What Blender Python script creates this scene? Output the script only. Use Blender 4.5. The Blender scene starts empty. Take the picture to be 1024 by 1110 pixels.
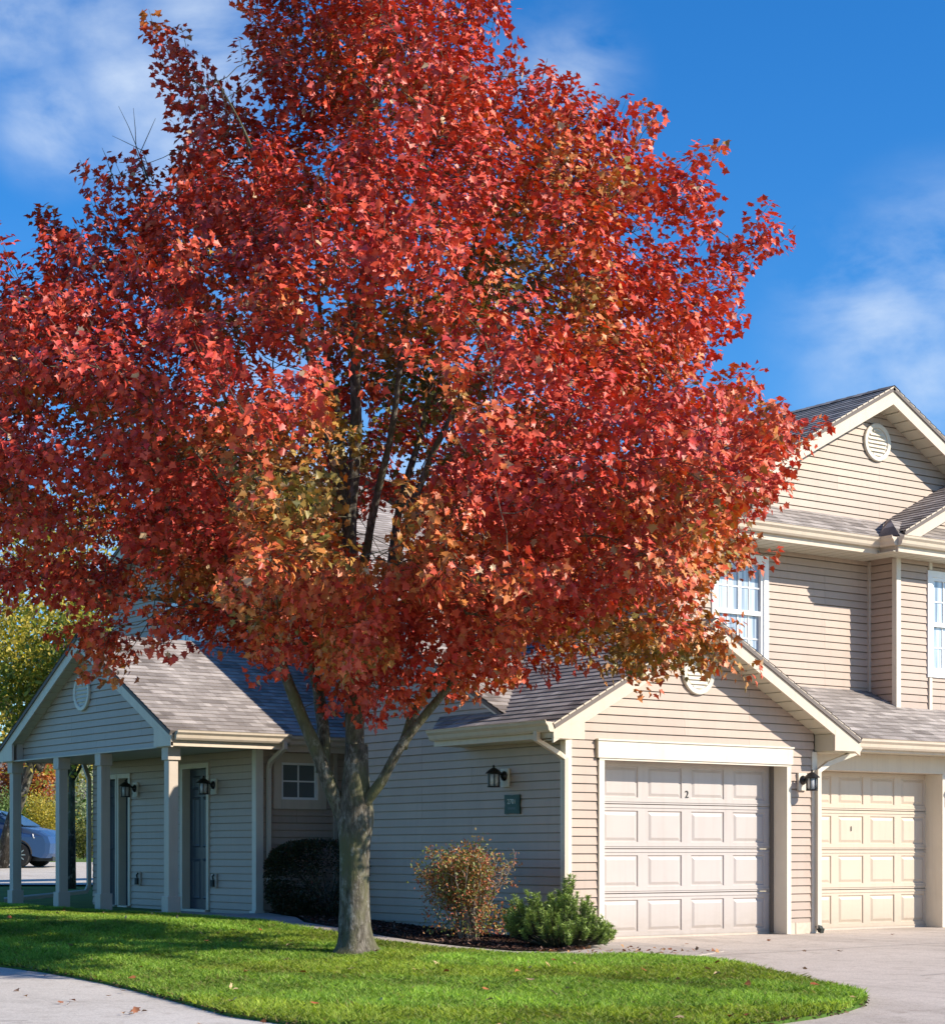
import bpy, bmesh, math, random
import numpy as np
from mathutils import Vector, Matrix
from mathutils.geometry import delaunay_2d_cdt

random.seed(7)
rng = np.random.default_rng(11)
SC = bpy.context.scene
COL = SC.collection

# ------------------------------------------------------------------ viewpoint
ANG = math.radians(35.949)
RT = (math.cos(ANG), -math.sin(ANG))      # camera right, in the ground plane
FW = (math.sin(ANG), math.cos(ANG))       # camera forward
CAM = (-13.841, -17.262, 1.03)
cam = bpy.data.cameras.new('camera')
cam.sensor_fit = 'HORIZONTAL'; cam.sensor_width = 36.0
cam.lens = 2085.0 / 1024 * 36
cam.shift_y = (924 - 555) / 1024.0
cam.clip_start = 0.1; cam.clip_end = 5000
co = bpy.data.objects.new('camera', cam)
co.location = CAM; co.rotation_euler = (math.pi / 2, 0, -ANG)
COL.objects.link(co); SC.camera = co

def rd(x, y):
    dx, dy = x - CAM[0], y - CAM[1]
    return dx * RT[0] + dy * RT[1], dx * FW[0] + dy * FW[1]
def wxy(r, d):
    return CAM[0] + r * RT[0] + d * FW[0], CAM[1] + r * RT[1] + d * FW[1]
def sm(x):
    x = max(0.0, min(1.0, x)); return x * x * (3 - 2 * x)
def gz(x, y):                               # height of the ground
    r, d = rd(x, y)
    L = sm((1 - r) / 4.0)
    t = max(0, min(1, (d - 13) / 9.5)) ** (1 + 2.0 * L)
    z = -.15 + (.15 + .17 * L) * t
    if d > 24: z += (min(d, 60) - 24) * .006 * L
    if d > 30: z += (min(d, 60) - 30) * .014
    return z

# ------------------------------------------------------------------ materials
def mat(name, base=(.5, .5, .5), rough=.6, spec=.4, metal=0.0):
    m = bpy.data.materials.new(name); m.use_nodes = True
    b = m.node_tree.nodes['Principled BSDF']
    b.inputs['Base Color'].default_value = (*base, 1)
    b.inputs['Roughness'].default_value = rough
    b.inputs['Specular IOR Level'].default_value = spec
    b.inputs['Metallic'].default_value = metal
    return m
def N(m, t, **k):
    n = m.node_tree.nodes.new(t)
    for a, v in k.items(): setattr(n, a, v)
    return n
def LK(m, a, b): m.node_tree.links.new(a, b)
def ramp(m, stops, interp='LINEAR'):
    r = N(m, 'ShaderNodeValToRGB'); r.color_ramp.interpolation = interp
    e = r.color_ramp.elements
    while len(e) < len(stops): e.new(.5)
    for i, (p, c) in enumerate(stops):
        e[i].position = p; e[i].color = (*c, 1) if len(c) == 3 else c
    return r
def coords(m, scale=(1, 1, 1), kind='Object'):
    t = N(m, 'ShaderNodeTexCoord'); mp = N(m, 'ShaderNodeMapping')
    mp.inputs['Scale'].default_value = scale
    LK(m, t.outputs[kind], mp.inputs['Vector']); return mp.outputs['Vector']
def noise(m, vec, scale, detail=4, rough=.55, dist=0.0):
    n = N(m, 'ShaderNodeTexNoise'); n.inputs['Scale'].default_value = scale
    n.inputs['Detail'].default_value = detail; n.inputs['Roughness'].default_value = rough
    n.inputs['Distortion'].default_value = dist
    LK(m, vec, n.inputs['Vector']); return n
def mixc(m, fac, a, b, mode='MIX'):
    n = N(m, 'ShaderNodeMix', data_type='RGBA', blend_type=mode)
    def put(sock, v):
        if isinstance(v, (tuple, list)): sock.default_value = (*v, 1) if len(v) == 3 else v
        elif isinstance(v, (int, float)): sock.default_value = v
        else: LK(m, v, sock)
    put(n.inputs[0], fac); put(n.inputs[6], a); put(n.inputs[7], b)
    return n.outputs[2]
def bump(m, h, strength=.3, dist=.01):
    b = N(m, 'ShaderNodeBump'); b.inputs['Strength'].default_value = strength
    b.inputs['Distance'].default_value = dist
    LK(m, h, b.inputs['Height']); LK(m, b.outputs[0], m.node_tree.nodes['Principled BSDF'].inputs['Normal'])
def setc(m, c): LK(m, c, m.node_tree.nodes['Principled BSDF'].inputs['Base Color'])

def painted(name, c1, c2, rough=.5, sc=3.0, grime=None, seams=None, dirt=False):
    m = mat(name, c1, rough)
    v = coords(m)
    n = noise(m, v, sc, 5, .6)
    r = ramp(m, [(.3, c1), (.72, c2)]); LK(m, n.outputs['Fac'], r.inputs[0])
    out = r.outputs[0]
    if grime:
        v2 = coords(m, (9, 9, .7)); n2 = noise(m, v2, 1.3, 4)
        g = ramp(m, [(.5, (0, 0, 0)), (.8, (.55, .55, .55))]); LK(m, n2.outputs['Fac'], g.inputs[0])
        out = mixc(m, g.outputs[0], out, grime)
    if seams:
        uv = N(m, 'ShaderNodeTexCoord').outputs['UV']
        b = N(m, 'ShaderNodeTexBrick'); LK(m, uv, b.inputs['Vector']); b.offset = .37; b.offset_frequency = 3; b.squash = 1
        for k_, v_ in (('Scale', 1), ('Mortar Size', .0035), ('Mortar Smooth', 0), ('Brick Width', seams), ('Row Height', .2032)): b.inputs[k_].default_value = v_
        b.inputs['Color1'].default_value = (.93, .93, .93, 1); b.inputs['Color2'].default_value = (1.05, 1.04, 1.03, 1); b.inputs['Mortar'].default_value = (.62, .60, .58, 1)
        out = mixc(m, 1, out, b.outputs['Color'], 'MULTIPLY')
    if dirt:
        sp = N(m, 'ShaderNodeSeparateXYZ'); LK(m, coords(m), sp.inputs[0])
        zr = N(m, 'ShaderNodeMapRange'); zr.inputs[1].default_value = .0; zr.inputs[2].default_value = .42; zr.inputs[3].default_value = .75; zr.inputs[4].default_value = .0; LK(m, sp.outputs[2], zr.inputs[0])
        dn = noise(m, coords(m, (1, 1, 2.5)), 5, 6, .7); mm_ = N(m, 'ShaderNodeMath', operation='MULTIPLY'); LK(m, zr.outputs[0], mm_.inputs[0]); LK(m, dn.outputs['Fac'], mm_.inputs[1])
        out = mixc(m, mm_.outputs[0], out, (.30, .24, .18))
    setc(m, out)
    n3 = noise(m, coords(m, (1, 1, 1)), 38, 3); bump(m, n3.outputs['Fac'], .08, .004)
    return m

M = {}
M['siding'] = painted('vinyl_siding', (.435, .33, .262), (.475, .363, .29), .5, 2.2, (.385, .30, .235), 2.9, True)
M['siding_gable'] = painted('vinyl_siding_gable', (.435, .34, .268), (.475, .375, .298), .5, 1.7, (.395, .31, .245), 2.3)
M['trim'] = painted('cream_trim', (.60, .50, .385), (.65, .55, .43), .45, 3, (.50, .41, .32))
M['trimw'] = painted('pale_trim', (.66, .59, .48), (.71, .64, .53), .45, 3, (.56, .49, .39))
M['soffit'] = painted('soffit_panel', (.55, .50, .38), (.60, .55, .43), .55, 3)
M['column'] = painted('column_paint', (.50, .42, .34), (.55, .465, .38), .5, 3, (.42, .35, .28))
M['door1'] = painted('garage_door_white', (.475, .42, .385), (.50, .445, .41), .42, 1.6, (.42, .365, .33), None, True)
M['door2'] = painted('garage_door_cream', (.555, .46, .355), (.585, .485, .38), .42, 1.6, (.49, .40, .30), None, True)
M['entry'] = painted('entry_door_paint', (.035, .045, .06), (.045, .055, .07), .4, 3)
M['block'] = painted('concrete_block', (.52, .43, .33), (.62, .52, .41), .9, 20)
M['white'] = painted('window_vinyl', (.76, .77, .76), (.82, .83, .82), .35, 3)
M['black'] = mat('black_metal', (.012, .012, .013), .35, .5)
M['brass'] = mat('nickel', (.5, .48, .44), .3, .5, 1.0)
M['rubber'] = mat('rubber', (.02, .02, .02), .8)
M['signgreen'] = mat('sign_green', (.012, .045, .035), .45)
M['signtext'] = mat('sign_lettering', (.55, .58, .52), .5)
M['signdim'] = mat('sign_dim', (.06, .10, .10), .5)
M['digits'] = mat('digit_black', (.02, .02, .02), .5)
M['blockdark'] = mat('splash_plastic', (.03, .035, .03), .7)

def glass_mat(name, base, trans=0.0):
    m = mat(name, base, .04, .8); return m
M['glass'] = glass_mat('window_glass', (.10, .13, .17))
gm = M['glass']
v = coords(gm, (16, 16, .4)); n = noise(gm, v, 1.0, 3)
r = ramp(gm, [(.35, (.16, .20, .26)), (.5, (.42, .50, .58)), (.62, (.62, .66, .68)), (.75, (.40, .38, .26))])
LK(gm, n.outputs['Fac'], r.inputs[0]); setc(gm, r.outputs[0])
M['glassdark'] = glass_mat('dark_window_glass', (.045, .06, .06))
M['glassporch'] = glass_mat('porch_window_glass', (.13, .15, .15))
M['lampglass'] = mat('lantern_glass', (.55, .56, .55), .25, .6)

def shingle(name, tones):
    m = mat(name, tones[1], .9, .2)
    uv = N(m, 'ShaderNodeTexCoord').outputs['UV']
    nz = noise(m, uv, 1.3, 2)
    b = N(m, 'ShaderNodeTexBrick'); LK(m, uv, b.inputs['Vector'])
    b.offset = .5; b.offset_frequency = 2; b.squash = .62; b.squash_frequency = 3
    b.inputs['Color1'].default_value = (0, 0, 0, 1); b.inputs['Color2'].default_value = (1, 1, 1, 1)
    b.inputs['Mortar'].default_value = (.1, .1, .1, 1)
    b.inputs['Scale'].default_value = 1; b.inputs['Mortar Size'].default_value = .003
    b.inputs['Brick Width'].default_value = .21; b.inputs['Row Height'].default_value = .125
    b2 = N(m, 'ShaderNodeTexBrick'); 
    mp = N(m, 'ShaderNodeMapping'); mp.inputs['Location'].default_value = (.37, 0, 0); LK(m, uv, mp.inputs['Vector']); LK(m, mp.outputs[0], b2.inputs['Vector'])
    b2.offset = .37; b2.offset_frequency = 3; b2.inputs['Color1'].default_value = (0, 0, 0, 1); b2.inputs['Color2'].default_value = (1, 1, 1, 1)
    b2.inputs['Mortar'].default_value = (.5, .5, .5, 1); b2.inputs['Scale'].default_value = 1; b2.inputs['Mortar Size'].default_value = .0
    b2.inputs['Brick Width'].default_value = .33; b2.inputs['Row Height'].default_value = .125
    f = mixc(m, .5, b.outputs['Color'], b2.outputs['Color'])
    f = mixc(m, .3, f, nz.outputs['Fac'])
    r = ramp(m, [(.18, tones[0]), (.5, tones[1]), (.82, tones[2])]); LK(m, f, r.inputs[0])
    g = noise(m, uv, 90, 2, .7)
    gr = ramp(m, [(.35, (.72, .72, .72)), (.65, (1.15, 1.15, 1.15))]); LK(m, g.outputs['Fac'], gr.inputs[0])
    st = noise(m, coords(m, (3.5, .25, 1), 'UV'), 1, 4)
    sr = ramp(m, [(.35, (.85, .84, .83)), (.65, (1.06, 1.05, 1.04))]); LK(m, st.outputs['Fac'], sr.inputs[0])
    c = mixc(m, 1, r.outputs[0], gr.outputs[0], 'MULTIPLY'); c = mixc(m, 1, c, sr.outputs[0], 'MULTIPLY')
    setc(m, c); bump(m, f, .5, .012)
    return m
M['shingle'] = shingle('asphalt_shingles', [(.19, .163, .148), (.345, .305, .28), (.53, .475, .435)])

def concrete(name, c1, c2, crack=True):
    m = mat(name, c1, .88, .25)
    v = coords(m)
    a = noise(m, v, .7, 5, .6); r = ramp(m, [(.3, c1), (.7, c2)]); LK(m, a.outputs['Fac'], r.inputs[0])
    f = noise(m, v, 120, 2, .8); fr = ramp(m, [(.32, (.74, .74, .74)), (.6, (1.08, 1.08, 1.08))]); LK(m, f.outputs['Fac'], fr.inputs[0])
    c = mixc(m, 1, r.outputs[0], fr.outputs[0], 'MULTIPLY')
    s = noise(m, v, 3.3, 6, .7, 1.2); srr = ramp(m, [(.34, (.78, .76, .74)), (.5, (1, 1, 1))]); LK(m, s.outputs['Fac'], srr.inputs[0])
    c = mixc(m, .8, c, srr.outputs[0], 'MULTIPLY')
    o1 = noise(m, coords(m, (1, .35, 1)), .9, 5, .65, .8); orr = ramp(m, [(.52, (1, 1, 1)), (.70, (.80, .79, .78))]); LK(m, o1.outputs['Fac'], orr.inputs[0])
    c = mixc(m, 1, c, orr.outputs[0], 'MULTIPLY')
    o2 = noise(m, v, 1.9, 3, .5, .3); o2r = ramp(m, [(.70, (1, 1, 1)), (.76, (.66, .64, .62))]); LK(m, o2.outputs['Fac'], o2r.inputs[0])
    c = mixc(m, .8, c, o2r.outputs[0], 'MULTIPLY')
    sp_ = noise(m, v, 45, 3, .8); spr = ramp(m, [(.36, (.80, .78, .76)), (.48, (1, 1, 1)), (.66, (1.1, 1.09, 1.07))]); LK(m, sp_.outputs['Fac'], spr.inputs[0])
    c = mixc(m, 1, c, spr.outputs[0], 'MULTIPLY')
    setc(m, c); bump(m, f.outputs['Fac'], .35, .004)
    return m
M['drive'] = concrete('driveway_concrete', (.50, .43, .365), (.58, .50, .43))
M['path'] = concrete('path_concrete', (.44, .38, .33), (.50, .44, .39))
M['street'] = concrete('street_concrete', (.54, .49, .43), (.61, .56, .50))
M['joint'] = mat('joint_dark', (.16, .14, .12), .95)  # dark brown of joints, cracks and the weather strip

def noisy(name, stops, scale, rough=.9, bmp=.5, bd=.02, detail=6):
    m = mat(name, stops[0][1], rough, .2)
    n = noise(m, coords(m), scale, detail, .65)
    r = ramp(m, stops); LK(m, n.outputs['Fac'], r.inputs[0]); setc(m, r.outputs[0]); bump(m, n.outputs['Fac'], bmp, bd)
    return m
M['turf'] = noisy('turf_soil', [(.3, (.04, .08, .01)), (.55, (.07, .14, .018)), (.75, (.11, .16, .03))], 9)
M['fargrass'] = noisy('far_grass', [(.3, (.07, .11, .02)), (.7, (.13, .21, .03))], 2)
M['mulch'] = noisy('bark_mulch', [(.3, (.012, .008, .006)), (.55, (.04, .024, .018)), (.75, (.085, .045, .032))], 24, .95, 1, .04)

def bark(name, c0, c1, c2):
    m = mat(name, c1, .9, .2)
    v = coords(m, (1, 1, .32)); a = noise(m, v, 26, 6, .65, .6)
    r = ramp(m, [(.3, c0), (.5, c1), (.68, c2)]); LK(m, a.outputs['Fac'], r.inputs[0])
    b = noise(m, coords(m, (1, 1, .5)), 3.2, 5, .6)
    rr = ramp(m, [(.44, (0, 0, 0)), (.6, (1, 1, 1))]); LK(m, b.outputs['Fac'], rr.inputs[0])
    c = mixc(m, rr.outputs[0], r.outputs[0], (.12, .115, .06))
    l = noise(m, coords(m, (1, 1, .7)), 9, 5, .7)
    lr = ramp(m, [(.56, (0, 0, 0)), (.66, (.7, .7, .7))]); LK(m, l.outputs['Fac'], lr.inputs[0])
    c = mixc(m, lr.outputs[0], c, (.32, .30, .26))
    setc(m, c); bump(m, a.outputs['Fac'], .9, .02)
    return m
M['bark'] = bark('maple_bark', (.035, .03, .022), (.11, .095, .075), (.24, .215, .18))
M['barkdark'] = bark('dark_bark', (.02, .017, .014), (.045, .038, .03), (.08, .07, .06))
M['twig'] = noisy('shrub_twig', [(.3, (.22, .17, .13)), (.7, (.36, .30, .24))], 30)

def leafmat(name, trans=.35, rough=.45, spec=.5):
    m = bpy.data.materials.new(name); m.use_nodes = True
    nt = m.node_tree; b = nt.nodes['Principled BSDF']; out = nt.nodes['Material Output']
    at = N(m, 'ShaderNodeAttribute', attribute_name='tint')
    LK(m, at.outputs['Color'], b.inputs['Base Color'])
    b.inputs['Roughness'].default_value = rough; b.inputs['Specular IOR Level'].default_value = spec
    tr = N(m, 'ShaderNodeBsdfTranslucent')
    hs = N(m, 'ShaderNodeHueSaturation'); hs.inputs['Saturation'].default_value = 1.1; hs.inputs['Value'].default_value = 1.35
    LK(m, at.outputs['Color'], hs.inputs['Color']); LK(m, hs.outputs[0], tr.inputs['Color'])
    mx = N(m, 'ShaderNodeMixShader'); mx.inputs[0].default_value = trans
    LK(m, b.outputs[0], mx.inputs[1]); LK(m, tr.outputs[0], mx.inputs[2]); LK(m, mx.outputs[0], out.inputs['Surface'])
    return m
M['leaf'] = leafmat('maple_leaf', .11, .46, .42)
M['leafbg'] = leafmat('background_leaf', .35, .5, .3)
M['grass'] = leafmat('grass_blade', .35, .5, .25)
M['shrubleaf'] = leafmat('shrub_leaf', .25, .45, .4)
M['needle'] = leafmat('needle', .12, .45, .4)
M['litter'] = leafmat('litter', .05, .8, .2)

# ------------------------------------------------------------------ objects
def tag(o, label=None, cat=None, group=None, kind=None):
    if label: o['label'] = label
    if cat: o['category'] = cat
    if group: o['group'] = group
    if kind: o['kind'] = kind
    return o
def empty(name, loc=(0, 0, 0), label=None, cat=None, group=None, rz=0):
    o = bpy.data.objects.new(name, None); o.location = loc; o.rotation_euler = (0, 0, rz)
    o.empty_display_size = .2
    COL.objects.link(o); return tag(o, label, cat, group)
class MB:
    def __init__(s): s.v = []; s.f = []; s.uv = []
    def pt(s, p): s.v.append(tuple(p)); return len(s.v) - 1
    def face(s, pts, uvs=None):
        s.f.append([s.pt(p) for p in pts]); s.uv.append(uvs)
    def box(s, x0, x1, y0, y1, z0, z1):
        s.hexa([(x0, y0, z0), (x1, y0, z0), (x1, y1, z0), (x0, y1, z0), (x0, y0, z1), (x1, y0, z1), (x1, y1, z1), (x0, y1, z1)])
    def hexa(s, p):
        i = [s.pt(q) for q in p]
        for f in ((3, 2, 1, 0), (4, 5, 6, 7), (0, 1, 5, 4), (1, 2, 6, 5), (2, 3, 7, 6), (3, 0, 4, 7)):
            s.f.append([i[k] for k in f]); s.uv.append(None)
    def prism(s, poly, vec):                      # closed prism of a 3-D polygon swept by vec
        a = [Vector(p) for p in poly]; v = Vector(vec)
        s.face([tuple(p) for p in a]); s.face([tuple(p + v) for p in reversed(a)])
        n = len(a)
        for k in range(n):
            p, q = a[k], a[(k + 1) % n]
            s.face([tuple(q), tuple(p), tuple(p + v), tuple(q + v)])
    def tube(s, pts, rad, n=8, cap=True, sq=None):
        pts = [Vector(p) for p in pts]
        if not hasattr(rad, '__len__'): rad = [rad] * len(pts)
        t = (pts[1] - pts[0]).normalized()
        ref = Vector((0, 0, 1)) if abs(t.z) < .9 else Vector((1, 0, 0))
        a = t.cross(ref).normalized(); rings = []
        for k, p in enumerate(pts):
            if k == 0: d = pts[1] - pts[0]
            elif k == len(pts) - 1: d = pts[-1] - pts[-2]
            else: d = (pts[k + 1] - p).normalized() + (p - pts[k - 1]).normalized()
            d = d.normalized() if d.length > 1e-9 else t
            a = (a - d * a.dot(d)); a = a.normalized() if a.length > 1e-6 else d.orthogonal().normalized()
            b = d.cross(a)
            if sq:
                ring = [p + a * (sx * sq[0]) + b * (sy * sq[1]) for sx, sy in ((1, 1), (-1, 1), (-1, -1), (1, -1))]
            else:
                ring = [p + (a * math.cos(2 * math.pi * j / n) + b * math.sin(2 * math.pi * j / n)) * rad[k] for j in range(n)]
            rings.append([s.pt(q) for q in ring])
        m = len(rings[0])
        for k in range(len(rings) - 1):
            for j in range(m):
                s.f.append([rings[k][j], rings[k][(j + 1) % m], rings[k + 1][(j + 1) % m], rings[k + 1][j]]); s.uv.append(None)
        if cap:
            s.f.append(list(reversed(rings[0]))); s.uv.append(None); s.f.append(list(rings[-1])); s.uv.append(None)
    def lathe(s, prof, c=(0, 0, 0), n=16):
        rings = []
        for r, z in prof:
            rings.append([s.pt((c[0] + r * math.cos(2 * math.pi * j / n), c[1] + r * math.sin(2 * math.pi * j / n), c[2] + z)) for j in range(n)])
        for k in range(len(rings) - 1):
            for j in range(n):
                s.f.append([rings[k][j], rings[k][(j + 1) % n], rings[k + 1][(j + 1) % n], rings[k + 1][j]]); s.uv.append(None)
        s.f.append(list(reversed(rings[0]))); s.uv.append(None); s.f.append(list(rings[-1])); s.uv.append(None)
    def build(s, name, m, parent=None, smooth=False, bevel=0):
        me = bpy.data.meshes.new(name)
        me.from_pydata(s.v, [], s.f); me.materials.append(m)
        if any(u is not None for u in s.uv):
            uv = me.uv_layers.new(name='UVMap'); k = 0
            for fi, f in enumerate(s.f):
                u = s.uv[fi]
                for j in range(len(f)):
                    uv.data[k].uv = u[j] if u is not None else (0, 0); k += 1
        if smooth: me.polygons.foreach_set('use_smooth', [True] * len(me.polygons))
        me.update()
        o = bpy.data.objects.new(name, me); COL.objects.link(o)
        if parent: o.parent = parent; o.matrix_parent_inverse = Matrix.Translation(-Vector(parent.location)) if False else Matrix()
        if parent:
            inv = (Matrix.Translation(parent.location) @ parent.rotation_euler.to_matrix().to_4x4()).inverted()
            if parent.parent is None and parent.type == 'EMPTY': o.matrix_parent_inverse = inv
        if bevel:
            b = o.modifiers.new('bevel', 'BEVEL'); b.width = bevel; b.segments = 2; b.limit_method = 'ANGLE'
        return o
def npmesh(name, verts, loops, sizes, m, parent=None, tint=None, local=False, smooth=False):
    me = bpy.data.meshes.new(name); nv = len(verts); nf = len(sizes)
    me.vertices.add(nv); me.vertices.foreach_set('co', np.asarray(verts, np.float32).ravel())
    me.loops.add(len(loops)); me.loops.foreach_set('vertex_index', np.asarray(loops, np.int32))
    me.polygons.add(nf); st = np.concatenate([[0], np.cumsum(sizes)[:-1]]).astype(np.int32)
    me.polygons.foreach_set('loop_start', st)
    if smooth: me.polygons.foreach_set('use_smooth', np.ones(nf, bool))
    me.update(calc_edges=True)
    if tint is not None:
        a = me.attributes.new('tint', 'FLOAT_COLOR', 'FACE')
        a.data.foreach_set('color', np.concatenate([tint, np.ones((nf, 1))], 1).astype(np.float32).ravel())
    me.materials.append(m)
    o = bpy.data.objects.new(name, me); COL.objects.link(o)
    if parent:
        o.parent = parent
        if not local: o.matrix_parent_inverse = (Matrix.Translation(parent.location) @ parent.rotation_euler.to_matrix().to_4x4()).inverted()
    return o

# lapped courses (siding or shingles) over a planar polygon, real steps of geometry
def lapped(mb, O, U, V, Nn, poly, holes=(), e=.1016, proud=.015, v0=0.0, groove=.125):
    O, U, V, Nn = Vector(O), Vector(U), Vector(V), Vector(Nn)
    vs = [p[1] for p in poly]; lo, hi = min(vs), max(vs)
    cuts = set([round(v, 5) for v in vs] + [round(q, 5) for h in holes for q in (h[2], h[3]) if lo < q < hi])
    k = math.floor((lo - v0) / e)
    while v0 + k * e < hi:
        q = v0 + k * e
        if lo < q < hi: cuts.add(round(q, 5))
        if groove and lo < q + e * (1 - groove) < hi: cuts.add(round(q + e * (1 - groove), 5))
        k += 1
    cuts = sorted(cuts)
    def spans(v):
        xs = []
        n = len(poly)
        for i in range(n):
            (ua, va), (ub, vb) = poly[i], poly[(i + 1) % n]
            if (va <= v) != (vb <= v): xs.append((ua + (ub - ua) * (v - va) / (vb - va), i))
        return sorted(xs)
    def edgeu(i, v):
        (ua, va), (ub, vb) = poly[i], poly[(i + 1) % len(poly)]
        return ua + (ub - ua) * (v - va) / (vb - va)
    flip = U.cross(V).dot(Nn) < 0
    def quad(a, b):
        if flip: a, b = a[::-1], b[::-1]
        mb.face(a, b)
    for a, b in zip(cuts[:-1], cuts[1:]):
        if b - a < 1e-4: continue
        mid = (a + b) / 2; c = math.floor((mid - v0) / e + 1e-6)
        base = v0 + c * e
        prof = (lambda q: proud * (1 - .85 * (q - base) / e)) if not groove else (lambda q: (proud * (1 - .8 * (q - base) / e) if mid < base + e * (1 - groove) else -.012))
        oa = prof(a); ob = prof(b)
        sp = spans(mid)
        for j in range(0, len(sp) - 1, 2):
            il, ir = sp[j][1], sp[j + 1][1]
            L = (edgeu(il, a), edgeu(il, b)); Rr = (edgeu(ir, a), edgeu(ir, b))
            segs = [(L, Rr)]
            for h in holes:
                if h[2] <= mid <= h[3]:
                    ns = []
                    for (l, r_) in segs:
                        if h[0] >= min(r_) or h[1] <= max(l): ns.append((l, r_)); continue
                        if h[0] > max(l): ns.append((l, (h[0], h[0])))
                        if h[1] < min(r_): ns.append(((h[1], h[1]), r_))
                    segs = ns
            for l, r_ in segs:
                P = lambda u, v_, o_: tuple(O + U * u + V * v_ + Nn * o_)
                quad([P(l[0], a, oa), P(r_[0], a, oa), P(r_[1], b, ob), P(l[1], b, ob)],
                     [(l[0], a - v0), (r_[0], a - v0), (r_[1], b - v0), (l[1], b - v0)])
                if abs(a - base) < 1e-4:
                    quad([P(l[0], a, -.0125), P(r_[0], a, -.0125), P(r_[0], a, oa), P(l[0], a, oa)],
                         [(l[0], a - v0), (r_[0], a - v0), (r_[0], a - v0), (l[0], a - v0)])
Z = (0, 0, 1)
def wall_front(mb, y, poly, holes=(), **k): lapped(mb, (0, y, 0), (1, 0, 0), Z, (0, -1, 0), poly, holes, **k)
def wall_left(mb, x, poly, holes=(), **k): lapped(mb, (x, 0, 0), (0, 1, 0), Z, (-1, 0, 0), poly, holes, **k)
class Fr:                                   # a wall frame: u along the wall, v up, n out of it
    def __init__(s, O, U, Nn): s.O, s.U, s.N = Vector(O), Vector(U), Vector(Nn)
    def p(s, u, v, n): return tuple(s.O + s.U * u + Vector(Z) * v + s.N * n)
    def box(s, mb, u0, u1, v0, v1, n0, n1):
        p = s.p
        mb.hexa([p(u0, v0, n0), p(u1, v0, n0), p(u1, v0, n1), p(u0, v0, n1), p(u0, v1, n0), p(u1, v1, n0), p(u1, v1, n1), p(u0, v1, n1)])
def FRONT(y): return Fr((0, y, 0), (1, 0, 0), (0, -1, 0))
def LEFT(x): return Fr((x, 0, 0), (0, 1, 0), (-1, 0, 0))

# ------------------------------------------------------------------ the house
H = empty('townhouse', (0, 0, 0), 'beige vinyl-sided townhouse with gabled shingle roofs, two garage doors and a porch', 'house')

def add_roof_plane(mb, deck, O, U, V, poly, e=.125, th=.045):
    O, U, V = Vector(O), Vector(U), Vector(V); V = V.normalized(); U = U.normalized()
    Nn = U.cross(V); 
    if Nn.z < 0: Nn = -Nn
    lapped(mb, O, U, V, Nn, poly, (), e=e, proud=.011, groove=0)
    P3 = [tuple(O + U * a + V * b - Nn * .014) for a, b in poly]
    deck.prism(P3, tuple(-Nn * th))
SIN = lambda s: 1 / math.sqrt(1 + s * s)

# --- garage wing: gable facing the drive
sA = .54; apA = 3.82; xA = 2.03
wallA = MB()
zu = lambda x: apA - sA * abs(x - xA) - .20          # underside line
wall_front(wallA, 0, [(0.0, .14), (4.03, .14), (4.03, zu(4.03)), (xA, zu(xA)), (0.0, zu(0))], [(.55, 3.53, 0, 2.13)])
wallA.build('wall', M['siding'], H)
for bb in ((0.005, .54, .0, .2, -.1, .139), (3.54, 4.025, -.012, .2, -.1, .139)):
    m = MB(); m.box(*bb); m.build('foundation', M['block'], H)
m = MB()
for x in (3.70,): m.box(x, x + .006, -.016, .0, -.1, .138)
m.build('mortar_joint', M['joint'], H)
# side wall with its little cross gable
wl = MB()
wall_left(wl, 0, [(0.0, 0.0), (4.6, 0.0), (4.6, 3.05), (3.3, 3.70), (1.1, 2.62), (.0, 2.5)], v0=.0384)
wl.build('wall', M['siding'], H)
# back return wall, window wall, entry wall, main gable wall
wb = MB(); lapped(wb, (0, 4.6, 0), (1, 0, 0), Z, (0, 1, 0), [(0, 0), (.9, 0), (.9, 4.0), (0, 3.05)]); wb.build('wall', M['siding'], H)
ww = MB(); wall_front(ww, 6.03, [(-.652, .0), (1.22, .0), (1.22, 2.6), (-.652, 2.6)], [(-.30, .36, 1.72, 2.30)], v0=.02); ww.build('wall', M['siding'], H)
we = MB(); wall_left(we, -.652, [(6.03, .0), (11.28, .0), (11.28, 2.5), (6.03, 2.5)], [(7.34, 8.24, 0, 2.32), (9.9, 11.02, 0, 2.24)], v0=.02); we.build('wall', M['siding'], H)
wk = MB(); lapped(wk, (0, 11.28, 0), (1, 0, 0), Z, (0, 1, 0), [(-.652, 0), (.88, 0), (.88, 2.5), (-.652, 2.5)]); wk.build('wall', M['siding'], H)
wm = MB()
zM = lambda y: 7.62 - .5 * abs(y - 11.2)
wall_left(wm, 1.22, [(3.95, 2.2), (14.5, 0.0), (14.5, zM(14.5) - .2), (11.2, zM(11.2) - .2), (3.95, zM(3.95) - .2)], [(11.0, 12.6, 4.15, 5.25)])
wm.build('wall', M['siding'], H)
wf = MB(); wall_front(wf, 3.95, [(1.22, 3.0), (3.1, 3.0), (3.1, 3.8), (1.22, 3.8)]); wf.build('wall', M['siding'], H)
# inner solid core so that no light leaks through openings
core = MB()
core.box(.12, 3.95, .62, 4.5, 0, 2.3); core.box(4.2, 10.9, 1.6, 10.8, 0, 5.0); core.box(1.3, 4.2, 5.0, 14.3, 0, 4.1)
core.box(-.45, 1.0, 6.25, 11.2, 0, 2.3)
core.build('light_block_core', M['soffit'], H)
# second garage wall
w2 = MB(); wall_front(w2, .33, [(4.03, .14), (11, .14), (11, 2.4), (4.03, 2.4)], [(4.10, 6.845, 0, 2.10)]); w2.build('wall', M['siding'], H)
m = MB(); m.box(6.9, 11, .32, .5, -.1, .139); m.build('foundation', M['block'], H)
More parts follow.
